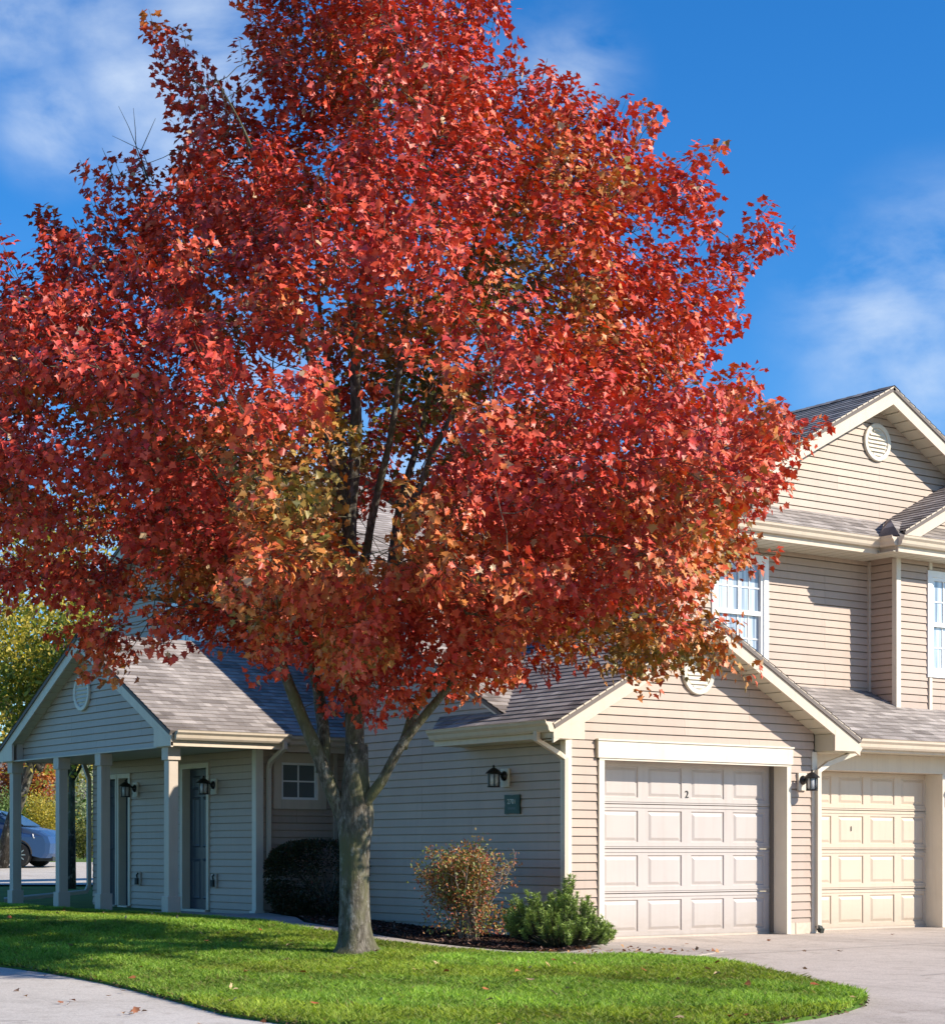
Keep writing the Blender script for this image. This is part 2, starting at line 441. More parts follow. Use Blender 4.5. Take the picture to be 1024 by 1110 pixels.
# upper block
wu = MB(); wall_front(wu, 1.5, [(3.05, 3.0), (6.71, 3.0), (6.71, 5.2), (3.05, 5.2)], [(3.72, 4.64, 3.5, 4.98)]); wu.build('wall', M['siding'], H)
wbs = MB(); wall_left(wbs, 6.71, [(1.0, 2.9), (1.5, 2.9), (1.5, 5.2), (1.0, 5.2)]); wbs.build('wall', M['siding'], H)
wbf = MB(); wall_front(wbf, 1.0, [(6.71, 2.9), (10.6, 2.9), (10.6, 5.2), (6.71, 5.2)], [(7.42, 9.0, 3.55, 4.97)]); wbf.build('wall', M['siding'], H)
wul = MB(); wall_left(wul, 3.05, [(1.5, 3.0), (10.8, 3.0), (10.8, 5.2), (1.5, 5.2)]); wul.build('wall', M['siding'], H)
# big upper gable wall and the small one in front of it
sB = .54; apB = 7.58; xB = 6.82
wg = MB()
wall_front(wg, 1.5, [(3.4, 5.7), (10.2, 5.7), (xB, apB - .2)], v0=.0); wg.build('gable_wall', M['siding_gable'], H)
xS = 9.0; apS = 5.43 + .51 * (xS - 6.40)
ws = MB(); wall_front(ws, 1.0, [(6.9, 5.5), (11.1, 5.5), (xS, apS - .2)]); ws.build('gable_wall', M['siding_gable'], H)

# --- roofs
def slope_plane(name, pts):
    """pts: coplanar 3-D polygon; first edge runs along the eave"""
    P = [Vector(p) for p in pts]
    U = (P[1] - P[0]).normalized(); Nn = None
    for k in range(2, len(P)):
        c = U.cross(P[k] - P[0])
        if c.length > 1e-3: Nn = c.normalized(); break
    V = Nn.cross(U).normalized()
    if V.z < 0: V = -V
    poly = [((p - P[0]).dot(U), (p - P[0]).dot(V)) for p in P]
    return P[0], U, V, poly
def roof(name, planes, deckmat='shingle'):
    mb, dk = MB(), MB()
    for pts in planes:
        O, U, V, poly = slope_plane(name, pts); add_roof_plane(mb, dk, O, U, V, poly)
    o = mb.build(name, M['shingle'], H); d = dk.build('roof_deck', M[deckmat], o)
    return o
yr = -.37
roof('roof', [
    [(-.47, yr, apA - sA * 2.5), (-.47, 2.05, apA - sA * 2.5), (-.47 + .9, 2.95, apA - sA * 1.6), (xA, 4.9, apA), (xA, yr, apA)],
    [(4.53, yr, apA - sA * 2.5), (4.53, 1.5, apA - sA * 2.5), (xA, 1.6, apA), (xA, yr, apA)]])
zD = lambda y: 2.73 + .5 * (y - 1.15)
roof('roof', [
    [(-.10, 1.05, zD(1.05)), (2.2, 1.05, zD(1.05)), (2.2, 3.3, zD(3.3)), (-.10, 3.3, zD(3.3))],
    [(-.10, 4.75, zD(3.3) - .725), (1.0, 4.75, zD(3.3) - .725), (2.0, 3.3, zD(3.3)), (-.10, 3.3, zD(3.3))]])
zC = lambda y: 2.50 + .5 * (y + .12)
roof('roof', [[(4.50, -.12, zC(-.12)), (11.2, -.12, zC(-.12)), (11.2, 1.0, zC(1.0)), (6.715, 1.0, zC(1.0)), (6.715, 1.5, zC(1.5)), (3.0, 1.5, zC(1.5))]])
# porch roof
yP = 8.57; zP = 4.18; sP = .525
zp = lambda y: zP - sP * abs(y - yP)
roof('roof', [[(-2.17, 5.62, zp(5.62)), (1.21, 5.62, zp(5.62)), (1.21, yP, zP), (-2.17, yP, zP)],
              [(-2.17, 11.52, zp(11.52)), (1.21, 11.52, zp(11.52)), (1.21, yP, zP), (-2.17, yP, zP)]])
# main block
roof('roof', [[(.93, 3.55, zM(3.55)), (4.0, 3.55, zM(3.55)), (4.0, 11.2, zM(11.2)), (.93, 11.2, zM(11.2))],
              [(.93, 14.9, zM(14.9)), (12, 14.9, zM(14.9)), (12, 11.2, zM(11.2)), (.93, 11.2, zM(11.2))]])
# upper block: gable over main, pent strips at the foot of the gables, gable over the bay
zB = lambda x: apB - sB * abs(x - xB)
roof('roof', [[(2.55, 1.13, zB(2.55)), (2.55, 11.4, zB(2.55)), (xB, 11.4, apB), (xB, 1.13, apB)],
              [(11.1, 1.13, zB(11.1)), (11.1, 11.4, zB(11.1)), (xB, 11.4, apB), (xB, 1.13, apB)]])
roof('roof', [[(2.55, .88, 5.345), (6.95, .88, 5.345), (7.10, 1.5, 5.735), (3.0, 1.5, 5.735)]])
roof('roof', [[(6.265, .55, 5.345), (11.5, .55, 5.345), (11.5, 1.0, 5.64), (6.60, 1.0, 5.64), (6.40, .73, 5.463)]])
zS = lambda x: apS - .51 * abs(x - xS)
roof('roof', [[(6.40, .58, zS(6.40)), (6.40, .60, zS(6.40)), (6.46, .80, zS(6.46)), (7.06, 1.51, zS(7.06)), (xS, 1.51, apS), (xS, .58, apS)],
              [(11.6, .58, zS(11.6)), (11.6, 1.51, zS(11.6)), (xS, 1.51, apS), (xS, .58, apS)]])
m = MB(); A_, B_, C_, D_ = (6.255, .55, 5.345), (6.255, .97, 5.345), (6.78, 1.28, 5.60), (6.60, .55, 5.36)
C_ = (6.59, 1.0, 5.665); E_ = (7.06, 1.49, 5.775)
m.face([(6.25, .545, 5.36), B_, C_], [(0, 0), (.42, 0), (.45, .45)]); m.face([B_, E_, C_], [(.42, 0), (.95, .75), (.45, .45)])
m.build('roof', M['shingle'], H)
# ridge caps
m = MB()
def ridge(mb, a, b, sl, along):
    a, b = Vector(a), Vector(b)
    n = max(2, int((b - a).length / .2)); w = .13
    side = Vector((0, 1, 0)) if along == 'x' else Vector((1, 0, 0))
    for k in range(n):
        p, q = a.lerp(b, k / n), a.lerp(b, (k + 1) / n + .01)
        for s_ in (1, -1):
            e1 = p + side * s_ * w - Vector((0, 0, w * sl)); e2 = q + side * s_ * w - Vector((0, 0, w * sl))
            up0, up1 = Vector((0, 0, .016)), Vector((0, 0, .024))
            pts = [tuple(e1 + up0), tuple(e2 + up1), tuple(q + up1), tuple(p + up0)]
            mb.face(pts, [(0, k * .13), (.2, k * .13), (.2, k * .13 + .1), (0, k * .13 + .1)])
for a_ in (((xA, yr, apA), (xA, 4.6, apA), sA, 'y'), ((-2.17, yP, zP), (.8, yP, zP), sP, 'x'), ((.93, 11.2, 7.62), (6.7, 11.2, 7.62), .5, 'x'), ((xB, 1.13, apB), (xB, 11.2, apB), sB, 'y'), ((-.1, 3.3, zD(3.3)), (1.9, 3.3, zD(3.3)), .5, 'x')):
    m = MB(); ridge(m, *a_); m.build('ridge_cap', M['shingle'], H)

# --- rake boards, boxed eaves, soffits
def rake_front(y, xc, ap, sl, xl, xr, depth=.22, back=None, side=True):
    """fascia on a gable facing front, plus sloped rake soffit back to the wall"""
    t = .032
    for xe in (xl, xr):
        m = MB()
        pts = [(xc, y, ap - .012), (xe, y, ap - sl * abs(xe - xc) - .012), (xe, y, ap - sl * abs(xe - xc) - depth), (xc, y, ap - depth)]
        m.prism(pts, (0, t, 0)); m.build('fascia', M['trim'], H)
        # drip edge
        m = MB(); pts = [(xc, y - .012, ap + .004), (xe, y - .012, ap - sl * abs(xe - xc) + .004), (xe, y - .012, ap - sl * abs(xe - xc) - .03), (xc, y - .012, ap - .03)]
        m.prism(pts, (0, .011, 0)); m.build('drip_edge', M['trim'], H)
        # soffit boards running across, one groove every 0.2 m
        m = MB(); L = abs(xe - xc); n = max(1, int(L / .18))
        for k in range(n):
            a, b = xc + (xe - xc) * k / n, xc + (xe - xc) * (k + .90) / n
            za, zb = ap - sl * abs(a - xc) - depth + .03, ap - sl * abs(b - xc) - depth + .03
            m.hexa([(a, y + t, za - .01), (b, y + t, zb - .01), (b, back, zb - .01), (a, back, za - .01), (a, y + t, za), (b, y + t, zb), (b, back, zb), (a, back, za)])
        za, zb = ap - depth + .06, ap - sl * L - depth + .06
        m.hexa([(xc, y + t, za), (xe, y + t, zb), (xe, back, zb), (xc, back, za), (xc, y + t, za + .006), (xe, y + t, zb + .006), (xe, back, zb + .006), (xc, back, za + .006)])
        m.build('soffit', M['soffit'], H)
rake_front(-.35, xA, apA, sA, -.455, 4.515, back=-.001)
rake_front(1.15, xB, apB, sB, 2.6, 11.04, depth=.25, back=1.499)
rake_front(.60, xS, apS, .51, 6.44, 11.5, depth=.22, back=.999)
def rake_left(x, yc, ap, sl, y0, y1, depth, back):
    t = .032
    for ye in (y0, y1):
        m = MB(); ze = ap - sl * abs(ye - yc)
        m.prism([(x, yc, ap - .012), (x, ye, ze - .012), (x, ye, ze - depth), (x, yc, ap - depth)], (t, 0, 0)); m.build('fascia', M['trim'], H)
        m = MB(); L = abs(ye - yc); n = max(1, int(L / .18))
        for k in range(n):
            a, b = yc + (ye - yc) * k / n, yc + (ye - yc) * (k + .90) / n
            za, zb = ap - sl * abs(a - yc) - depth + .03, ap - sl * abs(b - yc) - depth + .03
            m.hexa([(x + t, a, za - .01), (x + t, b, zb - .01), (back, b, zb - .01), (back, a, za - .01), (x + t, a, za), (x + t, b, zb), (back, b, zb), (back, a, za)])
        m.build('soffit', M['soffit'], H)
rake_left(-2.15, yP, zP, sP, 5.64, 11.5, .22, -1.931)
rake_left(.95, 11.2, 7.62, .5, 3.6, 14.85, .24, 1.219)
rake_left(-.085, 3.3, zD(3.3), .5, 1.2, 4.7, .10, -.001)
# boxed eaves: pork-chop ends and flat soffits
def chop_front(x0, x1, y, zb, zline, yb):
    m = MB(); m.prism([(x0, y, zb), (x1, y, zb), (x1, y, zline(x1) - .19), (x0, y, zline(x0) - .19)], (0, .03, 0)); m.build('fascia', M['trim'], H)
zAl = lambda x: apA - sA * abs(x - xA)
for x0, x1 in ((4.055, 4.513), (-.453, -.005)):
    m = MB(); m.prism([(x0, -.352, 2.31), (x1, -.352, 2.31), (x1, -.352, zAl(x1) - .15), (x0, -.352, zAl(x0) - .15)], (0, .036, 0)); m.build('fascia', M['trim'], H)
m = MB(); m.prism([(4.052, -.315, 2.312), (4.052, -.002, 2.312), (4.052, -.002, 2.52), (4.052, -.315, 2.52)], (.03, 0, 0)); m.build('fascia', M['soffit'], H)
m = MB(); m.box(4.48, 4.511, -.314, .34, 2.312, 2.47); m.build('fascia', M['trim'], H)
m = MB(); m.box(4.083, 4.479, -.314, .32, 2.30, 2.311); m.build('soffit', M['soffit'], H)
m = MB(); m.box(-.453, -.425, -.312, 2.0, 2.315, 2.465); m.build('fascia', M['trim'], H)
m = MB(); m.box(-.424, -.013, -.312, 1.99, 2.318, 2.33); m.prism([(-.424, 1.96, 2.33), (-.013, 1.96, 2.33), (-.013, 1.96, 2.60), (-.424, 1.96, 2.42)], (0, .03, 0)); m.build('soffit', M['soffit'], H)
m = MB(); m.box(-.36, -.33, -.30, 1.7, 2.22, 2.3175); 
# garage 2 eave
m = MB(); m.box(4.55, 11.2, -.10, -.07, 2.33, 2.47); m.build('fascia', M['trim'], H)
m = MB()
x = 4.55
while x < 11.2: m.box(x, x + .182, -.069, .325, 2.335, 2.345); x += .2
m.box(4.55, 11.2, -.069, .325, 2.3455, 2.35); m.build('soffit', M['soffit'], H)
# upper eaves
m = MB(); m.box(2.58, 6.27, .90, .93, 5.135, 5.325); m.build('fascia', M['trim'], H)
m = MB(); m.box(6.265, 11.4, .57, .60, 5.135, 5.325); m.box(6.26, 6.29, .602, 1.0, 5.135, 5.325); m.build('fascia', M['trim'], H)
m = MB(); x = 2.6
while x < 11.2:
    y0 = .932 if x < 6.2 else .602
    m.box(x, x + .182, y0, 1.488 if x < 6.6 else .985, 5.138, 5.148); x += .2
m.box(2.6, 6.4, .94, 1.488, 5.17, 5.18); m.box(6.3, 11.2, .61, 1.488, 5.171, 5.181); m.build('soffit', M['soffit'], H)
# porch eaves
for (y0, y1) in ((5.64, 6.14), (10.98, 11.50)):
    m = MB(); m.prism([(-2.152, y0, 2.44), (-2.152, y1, 2.44), (-2.152, y1, zp(y1) - .15), (-2.152, y0, zp(y0) - .15)], (.036, 0, 0)); m.build('fascia', M['trim'], H)
m = MB(); m.box(-2.11, -.36, 5.66, 5.69, 2.44, 2.59); m.build('fascia', M['trim'], H)
m = MB(); m.box(-.355, .87, 5.72, 5.75, 2.42, 2.58); m.build('fascia', M['trim'], H)
m = MB(); m.box(-2.11, .87, 11.45, 11.48, 2.44, 2.59); m.build('fascia', M['trim'], H)
m = MB(); m.box(-1.935, -.67, 5.70, 11.44, 2.452, 2.462); m.box(-.66, .87, 5.76, 6.02, 2.452, 2.462); m.build('porch_ceiling', M['soffit'], H)
m = MB(); m.box(-2.11, -1.86, 5.70, 11.44, 2.43, 2.451); m.build('beam', M['column'], H)
# porch gable siding
pg = MB(); wall_left(pg, -1.95, [(6.10, 2.452), (11.02, 2.452), (11.02, zp(11.02) - .19), (yP, zP - .19), (6.10, zp(6.1) - .19)], v0=.0); pg.build('gable_wall', M['siding_gable'], H)
for bb in ((-2.06, -1.96, 11.0, 11.12, 2.452, 2.72), (-2.11, -1.96, 6.12, 6.15, 2.452, 2.72)):
    m = MB(); m.box(*bb); m.build('fascia', M['column'], H)
# frieze strip under the garage wing's left gutter
m = MB(); m.box(-.455, -.40, -.30, 1.95, 2.33, 2.345); m.build('fascia', M['trim'], H)

# gutters
def gutter(p, q, out, drop=0.0):
    """K-style gutter from p to q, out = unit outward vector; p, q on the fascia top"""
    p, q, o = Vector(p), Vector(q), Vector(out)
    prof = [(0, 0), (0, -.125), (.055, -.125), (.075, -.10), (.085, -.06), (.115, -.03), (.12, -.004), (.128, .004), (.118, .006), (.108, -.012), (.01, -.015)]
    m = MB(); n = len(prof)
    A = [tuple(p + o * a + Vector((0, 0, b))) for a, b in prof]; B = [tuple(q + o * a + Vector((0, 0, b))) for a, b in prof]
    m.prism(A, tuple(q - p))
    return m.build('gutter', M['trim'], H)
gutter((-.457, -.36, 2.505), (-.457, 2.0, 2.505), (-1, 0, 0))
gutter((4.53, -.102, 2.49), (11.2, -.102, 2.49), (0, -1, 0))
gutter((2.58, .898, 5.345), (6.22, .898, 5.345), (0, -1, 0))
gutter((6.25, .568, 5.345), (11.4, .568, 5.345), (0, -1, 0))
gutter((6.258, .57, 5.345), (6.258, .92, 5.345), (-1, 0, 0))
gutter((-2.10, 5.658, 2.645), (-.36, 5.658, 2.645), (0, -1, 0))
gutter((-.34, 5.718, 2.625), (1.21, 5.718, 2.625), (0, -1, 0))
gutter((-2.10, 11.482, 2.645), (.7, 11.482, 2.645), (0, 1, 0))
# downspouts (square section)
def spout(pts, name='downspout', w=(.033, .026), m_='trim'):
    m = MB(); m.tube(pts, 1, sq=w); return m.build(name, M[m_], H)
spout([(-.50, -.10, 2.40), (-.50, -.10, 2.30), (-.12, -.02, 2.16), (-.045, -.045, 2.10), (-.045, -.045, .25), (-.08, -.10, .12), (-.25, -.25, .03)])
spout([(4.66, -.20, 2.38), (4.62, -.19, 2.31), (4.22, -.07, 2.16), (4.06, -.055, 2.06), (4.06, -.055, .06)], w=(.036, .03), m_='trimw')
spout([(4.06, -.056, .10), (4.06, -.10, .04), (4.06, -.13, .03)], 'downspout', (.03, .03), 'blockdark')
spout([(-.44, 5.60, 2.54), (-.44, 5.60, 2.46), (-.48, 5.92, 2.28), (-.48, 5.97, 2.20), (-.48, 5.97, .42), (-.44, 5.90, .33), (-.12, 5.52, .20)])
spout([(-.70, 11.55, 2.5), (-.70, 11.5, 2.4), (-.70, 11.34, 2.2), (-.70, 11.34, .5), (-.75, 11.34, .40), (-1.9, 11.9, .27)], m_='column')
# corner boards
def cboard(x0, x1, y0, y1, z0, z1, mm='trimw'):
    m = MB(); m.box(x0, x1, y0, y1, z0, z1); return m.build('corner_board', M[mm], H)
cboard(-.022, .07, -.024, -.0005, .0, 2.36); cboard(-.024, -.0005, -.0, .07, .0, 2.31)
cboard(3.985, 4.075, -.024, .1, .0, 2.305)
cboard(-.676, -.6525, 6.005, 6.09, .1, 2.45); cboard(-.676, -.56, 5.98, 6.004, .1, 2.45)
cboard(6.686, 6.775, .976, .9995, 2.95, 5.137); cboard(6.686, 6.7095, 1.0, 1.06, 2.95, 5.137)
cboard(6.66, 6.708, 1.465, 1.495, 3.3, 5.135, 'column')
cboard(.60, .66, 5.998, 6.029, .1, 2.44, 'column')
m = MB(); m.prism([(-.70, 5.96, .10), (-.55, 5.96, .10), (-.55, 6.12, .10), (-.70, 6.12, .10)], (0, 0, .12)); m.build('corner_base', M['trimw'], H)

# --- garage doors
def garage_door(x0, x1, y, z1, mm, cols=4, rows=4, digit=None, dpos=None):
    m = MB(); g = .004; rh = z1 / rows; F_ = FRONT(y)
    W_ = x1 - x0; cw = W_ / cols
    for r_ in range(rows):
        a, b = r_ * rh + (g if r_ else 0.0) + .002, (r_ + 1) * rh - g
        # section rail lines: a shallow step top and bottom
        F_.box(m, x0, x1, a, b, -.06, -.03)
        m.face([F_.p(x0, a, 0), F_.p(x1, a, 0), F_.p(x1, a + .055, 0), F_.p(x0, a + .055, 0)])
        m.face([F_.p(x0, b - .055, 0), F_.p(x1, b - .055, 0), F_.p(x1, b, 0), F_.p(x0, b, 0)])
        for zz in (a + .03, b - .03):
            F_.box(m, x0, x1, zz - .007, zz + .007, 0, .009)
        ya, yb = a + .055, b - .055
        for c in range(cols):
            pa, pb = x0 + c * cw + cw * .11, x0 + (c + 1) * cw - cw * .11
            ga, gb = x0 + c * cw, x0 + (c + 1) * cw
            m.face([F_.p(ga, ya, 0), F_.p(pa, ya, 0), F_.p(pa, yb, 0), F_.p(ga, yb, 0)])
            m.face([F_.p(pb, ya, 0), F_.p(gb, ya, 0), F_.p(gb, yb, 0), F_.p(pb, yb, 0)])
            va, vb = ya + .018, yb - .018
            m.face([F_.p(pa, ya, 0), F_.p(pb, ya, 0), F_.p(pb, va, 0), F_.p(pa, va, 0)])
            m.face([F_.p(pa, vb, 0), F_.p(pb, vb, 0), F_.p(pb, yb, 0), F_.p(pa, yb, 0)])
            rings = [(0, 0), (.010, -.015), (.022, -.015), (.055, -.001)]
            q = [[F_.p(pa + d, va + d, n_), F_.p(pb - d, va + d, n_), F_.p(pb - d, vb - d, n_), F_.p(pa + d, vb - d, n_)] for d, n_ in rings]
            for i in range(3):
                for j in range(4): m.face([q[i][j], q[i][(j + 1) % 4], q[i + 1][(j + 1) % 4], q[i + 1][j]])
            m.face(q[3])
    o = m.build('garage_door', M[mm], H)
    s = MB(); F_.box(s, x0, x1, -.004, .022, -.03, .004); s.build('bottom_seal', M['column'], o)
    if digit:
        cu = bpy.data.curves.new('door_number', 'FONT'); cu.body = digit; cu.size = .125 if digit == '2' else .095; cu.extrude = .003; cu.align_x = 'CENTER'; cu.align_y = 'CENTER'
        t = bpy.data.objects.new('tmp', cu); COL.objects.link(t)
        bpy.context.view_layer.update()
        me = bpy.data.meshes.new_from_object(t.evaluated_get(bpy.context.evaluated_depsgraph_get()))
        bpy.data.objects.remove(t)
        me.materials.clear(); me.materials.append(M['digits'])
        d = bpy.data.objects.new('door_number', me); COL.objects.link(d); d.parent = o
        d.location = (dpos[0], y - .006, dpos[1]); d.rotation_euler = (math.pi / 2, 0, 0)
    return o
d1 = garage_door(.70, 3.515, .27, 2.14, 'door1', digit='2', dpos=(2.111, 1.735)); d1['label'] = 'off-white panelled garage door numbered 2'
d2 = garage_door(4.44, 6.90, .60, 2.12, 'door2', digit='1', dpos=(5.364, 1.34)); d2['label'] = 'cream panelled garage door numbered 1'
# frames of the garage doors
m = MB()
m.box(.47, .552, -.035, .29, .0, 2.128); m.box(.552, .70, .245, .30, .0, 2.128); m.build('door_jamb', M['trimw'], H)
m = MB(); m.box(3.528, 3.60, -.035, .29, .0, 2.128); m.build('door_jamb', M['trimw'], H)
m = MB(); m.box(.44, 3.615, -.055, .0, 2.13, 2.33); m.box(.43, 3.625, -.07, .0, 2.3305, 2.35); m.box(.55, 3.53, .0, .29, 2.132, 2.16); m.box(.47, 3.60, -.040, -.001, 2.105, 2.1295); m.build('door_header', M['trimw'], H)
m = MB(); m.box(3.516, 3.5275, .20, .262, .01, 2.12); m.build('weather_strip', M['joint'], H)
for bb in ((6.845, 6.90, .295, .62, .0, 2.098), (4.09, 4.44, .335, .62, .0, 2.098)):
    m = MB(); m.box(*bb); m.build('door_jamb', M['trimw'], H)
m = MB(); m.box(4.08, 6.93, .29, .345, 2.10, 2.333); m.box(4.1, 6.85, .345, .62, 2.101, 2.13); m.build('door_header', M['trim'], H)

# --- windows
def window(F_, u0, u1, v0, v1, cas=.09, mmc='white', nx=2, ny=2, double=True, glass='glass', casing='white', depth=.06, sash=.045, grid=.018):
    fr = MB()
    F_.box(fr, u0 - cas, u0, v0 - cas, v1 + cas, -.02, .03); F_.box(fr, u1, u1 + cas, v0 - cas, v1 + cas, -.02, .03)
    F_.box(fr, u0, u1, v1, v1 + cas, -.02, .03); F_.box(fr, u0, u1, v0 - cas, v0, -.02, .034)
    w = fr.build('window', M[casing], H)
    ins = MB(); e = .012
    F_.box(ins, u0, u0 + sash, v0, v1, -depth, .012); F_.box(ins, u1 - sash, u1, v0, v1, -depth, .012)
    F_.box(ins, u0 + sash, u1 - sash, v1 - sash, v1, -depth, .012); F_.box(ins, u0 + sash, u1 - sash, v0, v0 + sash, -depth, .012)
    vm = (v0 + v1) / 2
    if double: F_.box(ins, u0 + sash, u1 - sash, vm - .03, vm + .03, -depth + .005, .008)
    ins.build('sash', M[mmc], w)
    halves = [(v0 + sash, vm - .03, -.042), (vm + .03, v1 - sash, -.022)] if double else [(v0 + sash, v1 - sash, -.03)]
    gp = MB(); gr = MB()
    a, b = u0 + sash, u1 - sash
    for (c, d, n_) in halves:
        F_.box(gp, a, b, c, d, n_ - .012, n_)
        for i in range(1, nx):
            x = a + (b - a) * i / nx; F_.box(gr, x - grid / 2, x + grid / 2, c, d, n_ + .001, n_ + .010)
        for i in range(1, ny):
            y = c + (d - c) * i / ny; F_.box(gr, a, b, y - grid / 2, y + grid / 2, n_ + .0015, n_ + .0105)
    gp.build('pane', M[glass], w); gr.build('grille', M[mmc], w)
    return w
window(FRONT(1.5), 3.745, 4.615, 3.55, 4.95, cas=.085, nx=4, ny=2)
window(FRONT(1.0), 7.425, 8.95, 3.60, 4.93, cas=.09, nx=6, ny=2)
window(FRONT(6.03), -.255, .345, 1.765, 2.285, cas=.13, nx=2, ny=2, double=False, glass='glassporch', casing='trim', sash=.035, grid=.022)
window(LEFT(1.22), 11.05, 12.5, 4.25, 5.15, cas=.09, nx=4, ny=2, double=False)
for z0_, z1_ in ((2.95, 3.5), (5.03, 5.136)):
    m = MB(); m.box(7.36, 7.42, .965, 1.0, z0_, z1_); m.build('corner_board', M['trimw'], H)

# --- entry doors on the porch (facing the lawn side)
def entry(u0, u1, z0, z1, storm=False):
    F_ = LEFT(-.652); fr = MB()
    F_.box(fr, u0 - .07, u0, z0, z1 + .07, -.12, .03); F_.box(fr, u1, u1 + .07, z0, z1 + .07, -.12, .03); F_.box(fr, u0, u1, z1, z1 + .07, -.12, .03)
    F_.box(fr, u0, u1, z0 - .06, z0, -.14, .05)
    w = fr.build('door_frame', M['trim'], H)
    m = MB(); n0 = -.10
    F_.box(m, u0, u1, z0, z1, n0 - .04, n0)
    W_ = u1 - u0; o = m.build('entry_door', M['entry'], H)
    p = MB()
    for (a, b) in ((.12, .45), (.55, .88)):
        for (c, d) in ((.07, .36), (.44, .80), (.85, .95)):
            ua, ub = u0 + W_ * a, u0 + W_ * b; va, vb = z0 + (z1 - z0) * c, z0 + (z1 - z0) * d
            q = [[F_.p(ua + e_, va + e_, n_), F_.p(ub - e_, va + e_, n_), F_.p(ub - e_, vb - e_, n_), F_.p(ua + e_, vb - e_, n_)] for e_, n_ in ((0, n0 + .001), (.02, n0 + .012), (.045, n0 + .006))]
            for i in range(2):
                for j in range(4): p.face([q[i][j], q[i][(j + 1) % 4], q[i + 1][(j + 1) % 4], q[i + 1][j]])
            p.face(q[2])
    p.build('door_panel', M['entry'], o)
    h = MB(); cy = u0 + .07; h.lathe([(.0, 0), (.028, .0), (.03, .02), (.02, .035), (.0, .045)], (0, 0, 0), 12)
    h.v = [F_.p(cy + a, z0 + 1.0 + b, n0 + c) for a, b, c in h.v]; h.build('door_knob', M['brass'], o, smooth=True)
    return o
entry(7.42, 8.16, .20, 2.25)
e2 = entry(9.97, 10.30, .20, 2.18)
e3 = entry(10.42, 10.95, .20, 2.18)
M['entry']

# --- round gable vents
def vent(F_, u, v, r, ru=None):
    m = MB(); n = 40
    def ring(rr, nn): return [F_.p(u + rr * math.cos(2 * math.pi * k / n), v + rr * math.sin(2 * math.pi * k / n), nn) for k in range(n)]
    prof = [(r, .0), (r, .028), (r * .97, .036), (r * .82, .036), (r * .76, .030), (r * .74, .012)]
    rg = [ring(*q) for q in prof]
    for i in range(len(rg) - 1):
        for k in range(n): m.face([rg[i][k], rg[i][(k + 1) % n], rg[i + 1][(k + 1) % n], rg[i + 1][k]])
    m.face(rg[-1])
    o = m.build('gable_vent', M['trimw'], H)
    s = MB(); ns = 7; R_ = r * .73
    for k in range(ns):
        c = -R_ + (k + .5) * 2 * R_ / ns; h = R_ / ns
        hw = math.sqrt(max(0, R_ * R_ - (abs(c) + h * .3) ** 2)) * .97
        p = [F_.p(u - hw, v + c - h * .75, .034), F_.p(u + hw, v + c - h * .75, .034), F_.p(u + hw, v + c + h * .62, .014), F_.p(u - hw, v + c + h * .62, .014)]
        s.prism(p, tuple(F_.N * -.004))
    s.build('louvre', M['trimw'], o)
    return o
vent(FRONT(-.013), 2.031, 3.19, .255)
vent(FRONT(1.487), 6.84, 6.85, .27)
vent(LEFT(-1.963), 8.80, 3.36, .27)

# --- porch: slab and columns
m = MB(); m.box(-2.12, -.60, 5.78, 11.6, .02, .165); m.box(-.60, .9, 6.0, 11.6, .0, .12); m.build('porch_slab', M['path'], H)
for y in (5.93, 8.02, 9.46, 11.2):
    m = MB(); x = -2.0
    m.box(x - .07, x + .07, y - .07, y + .07, .17, 2.44)
    m.box(x - .095, x + .095, y - .095, y + .095, .16, .44)
    m.box(x - .095, x + .095, y - .095, y + .095, 2.26, 2.442)
    m.build('column', M['column'], H, bevel=.006)

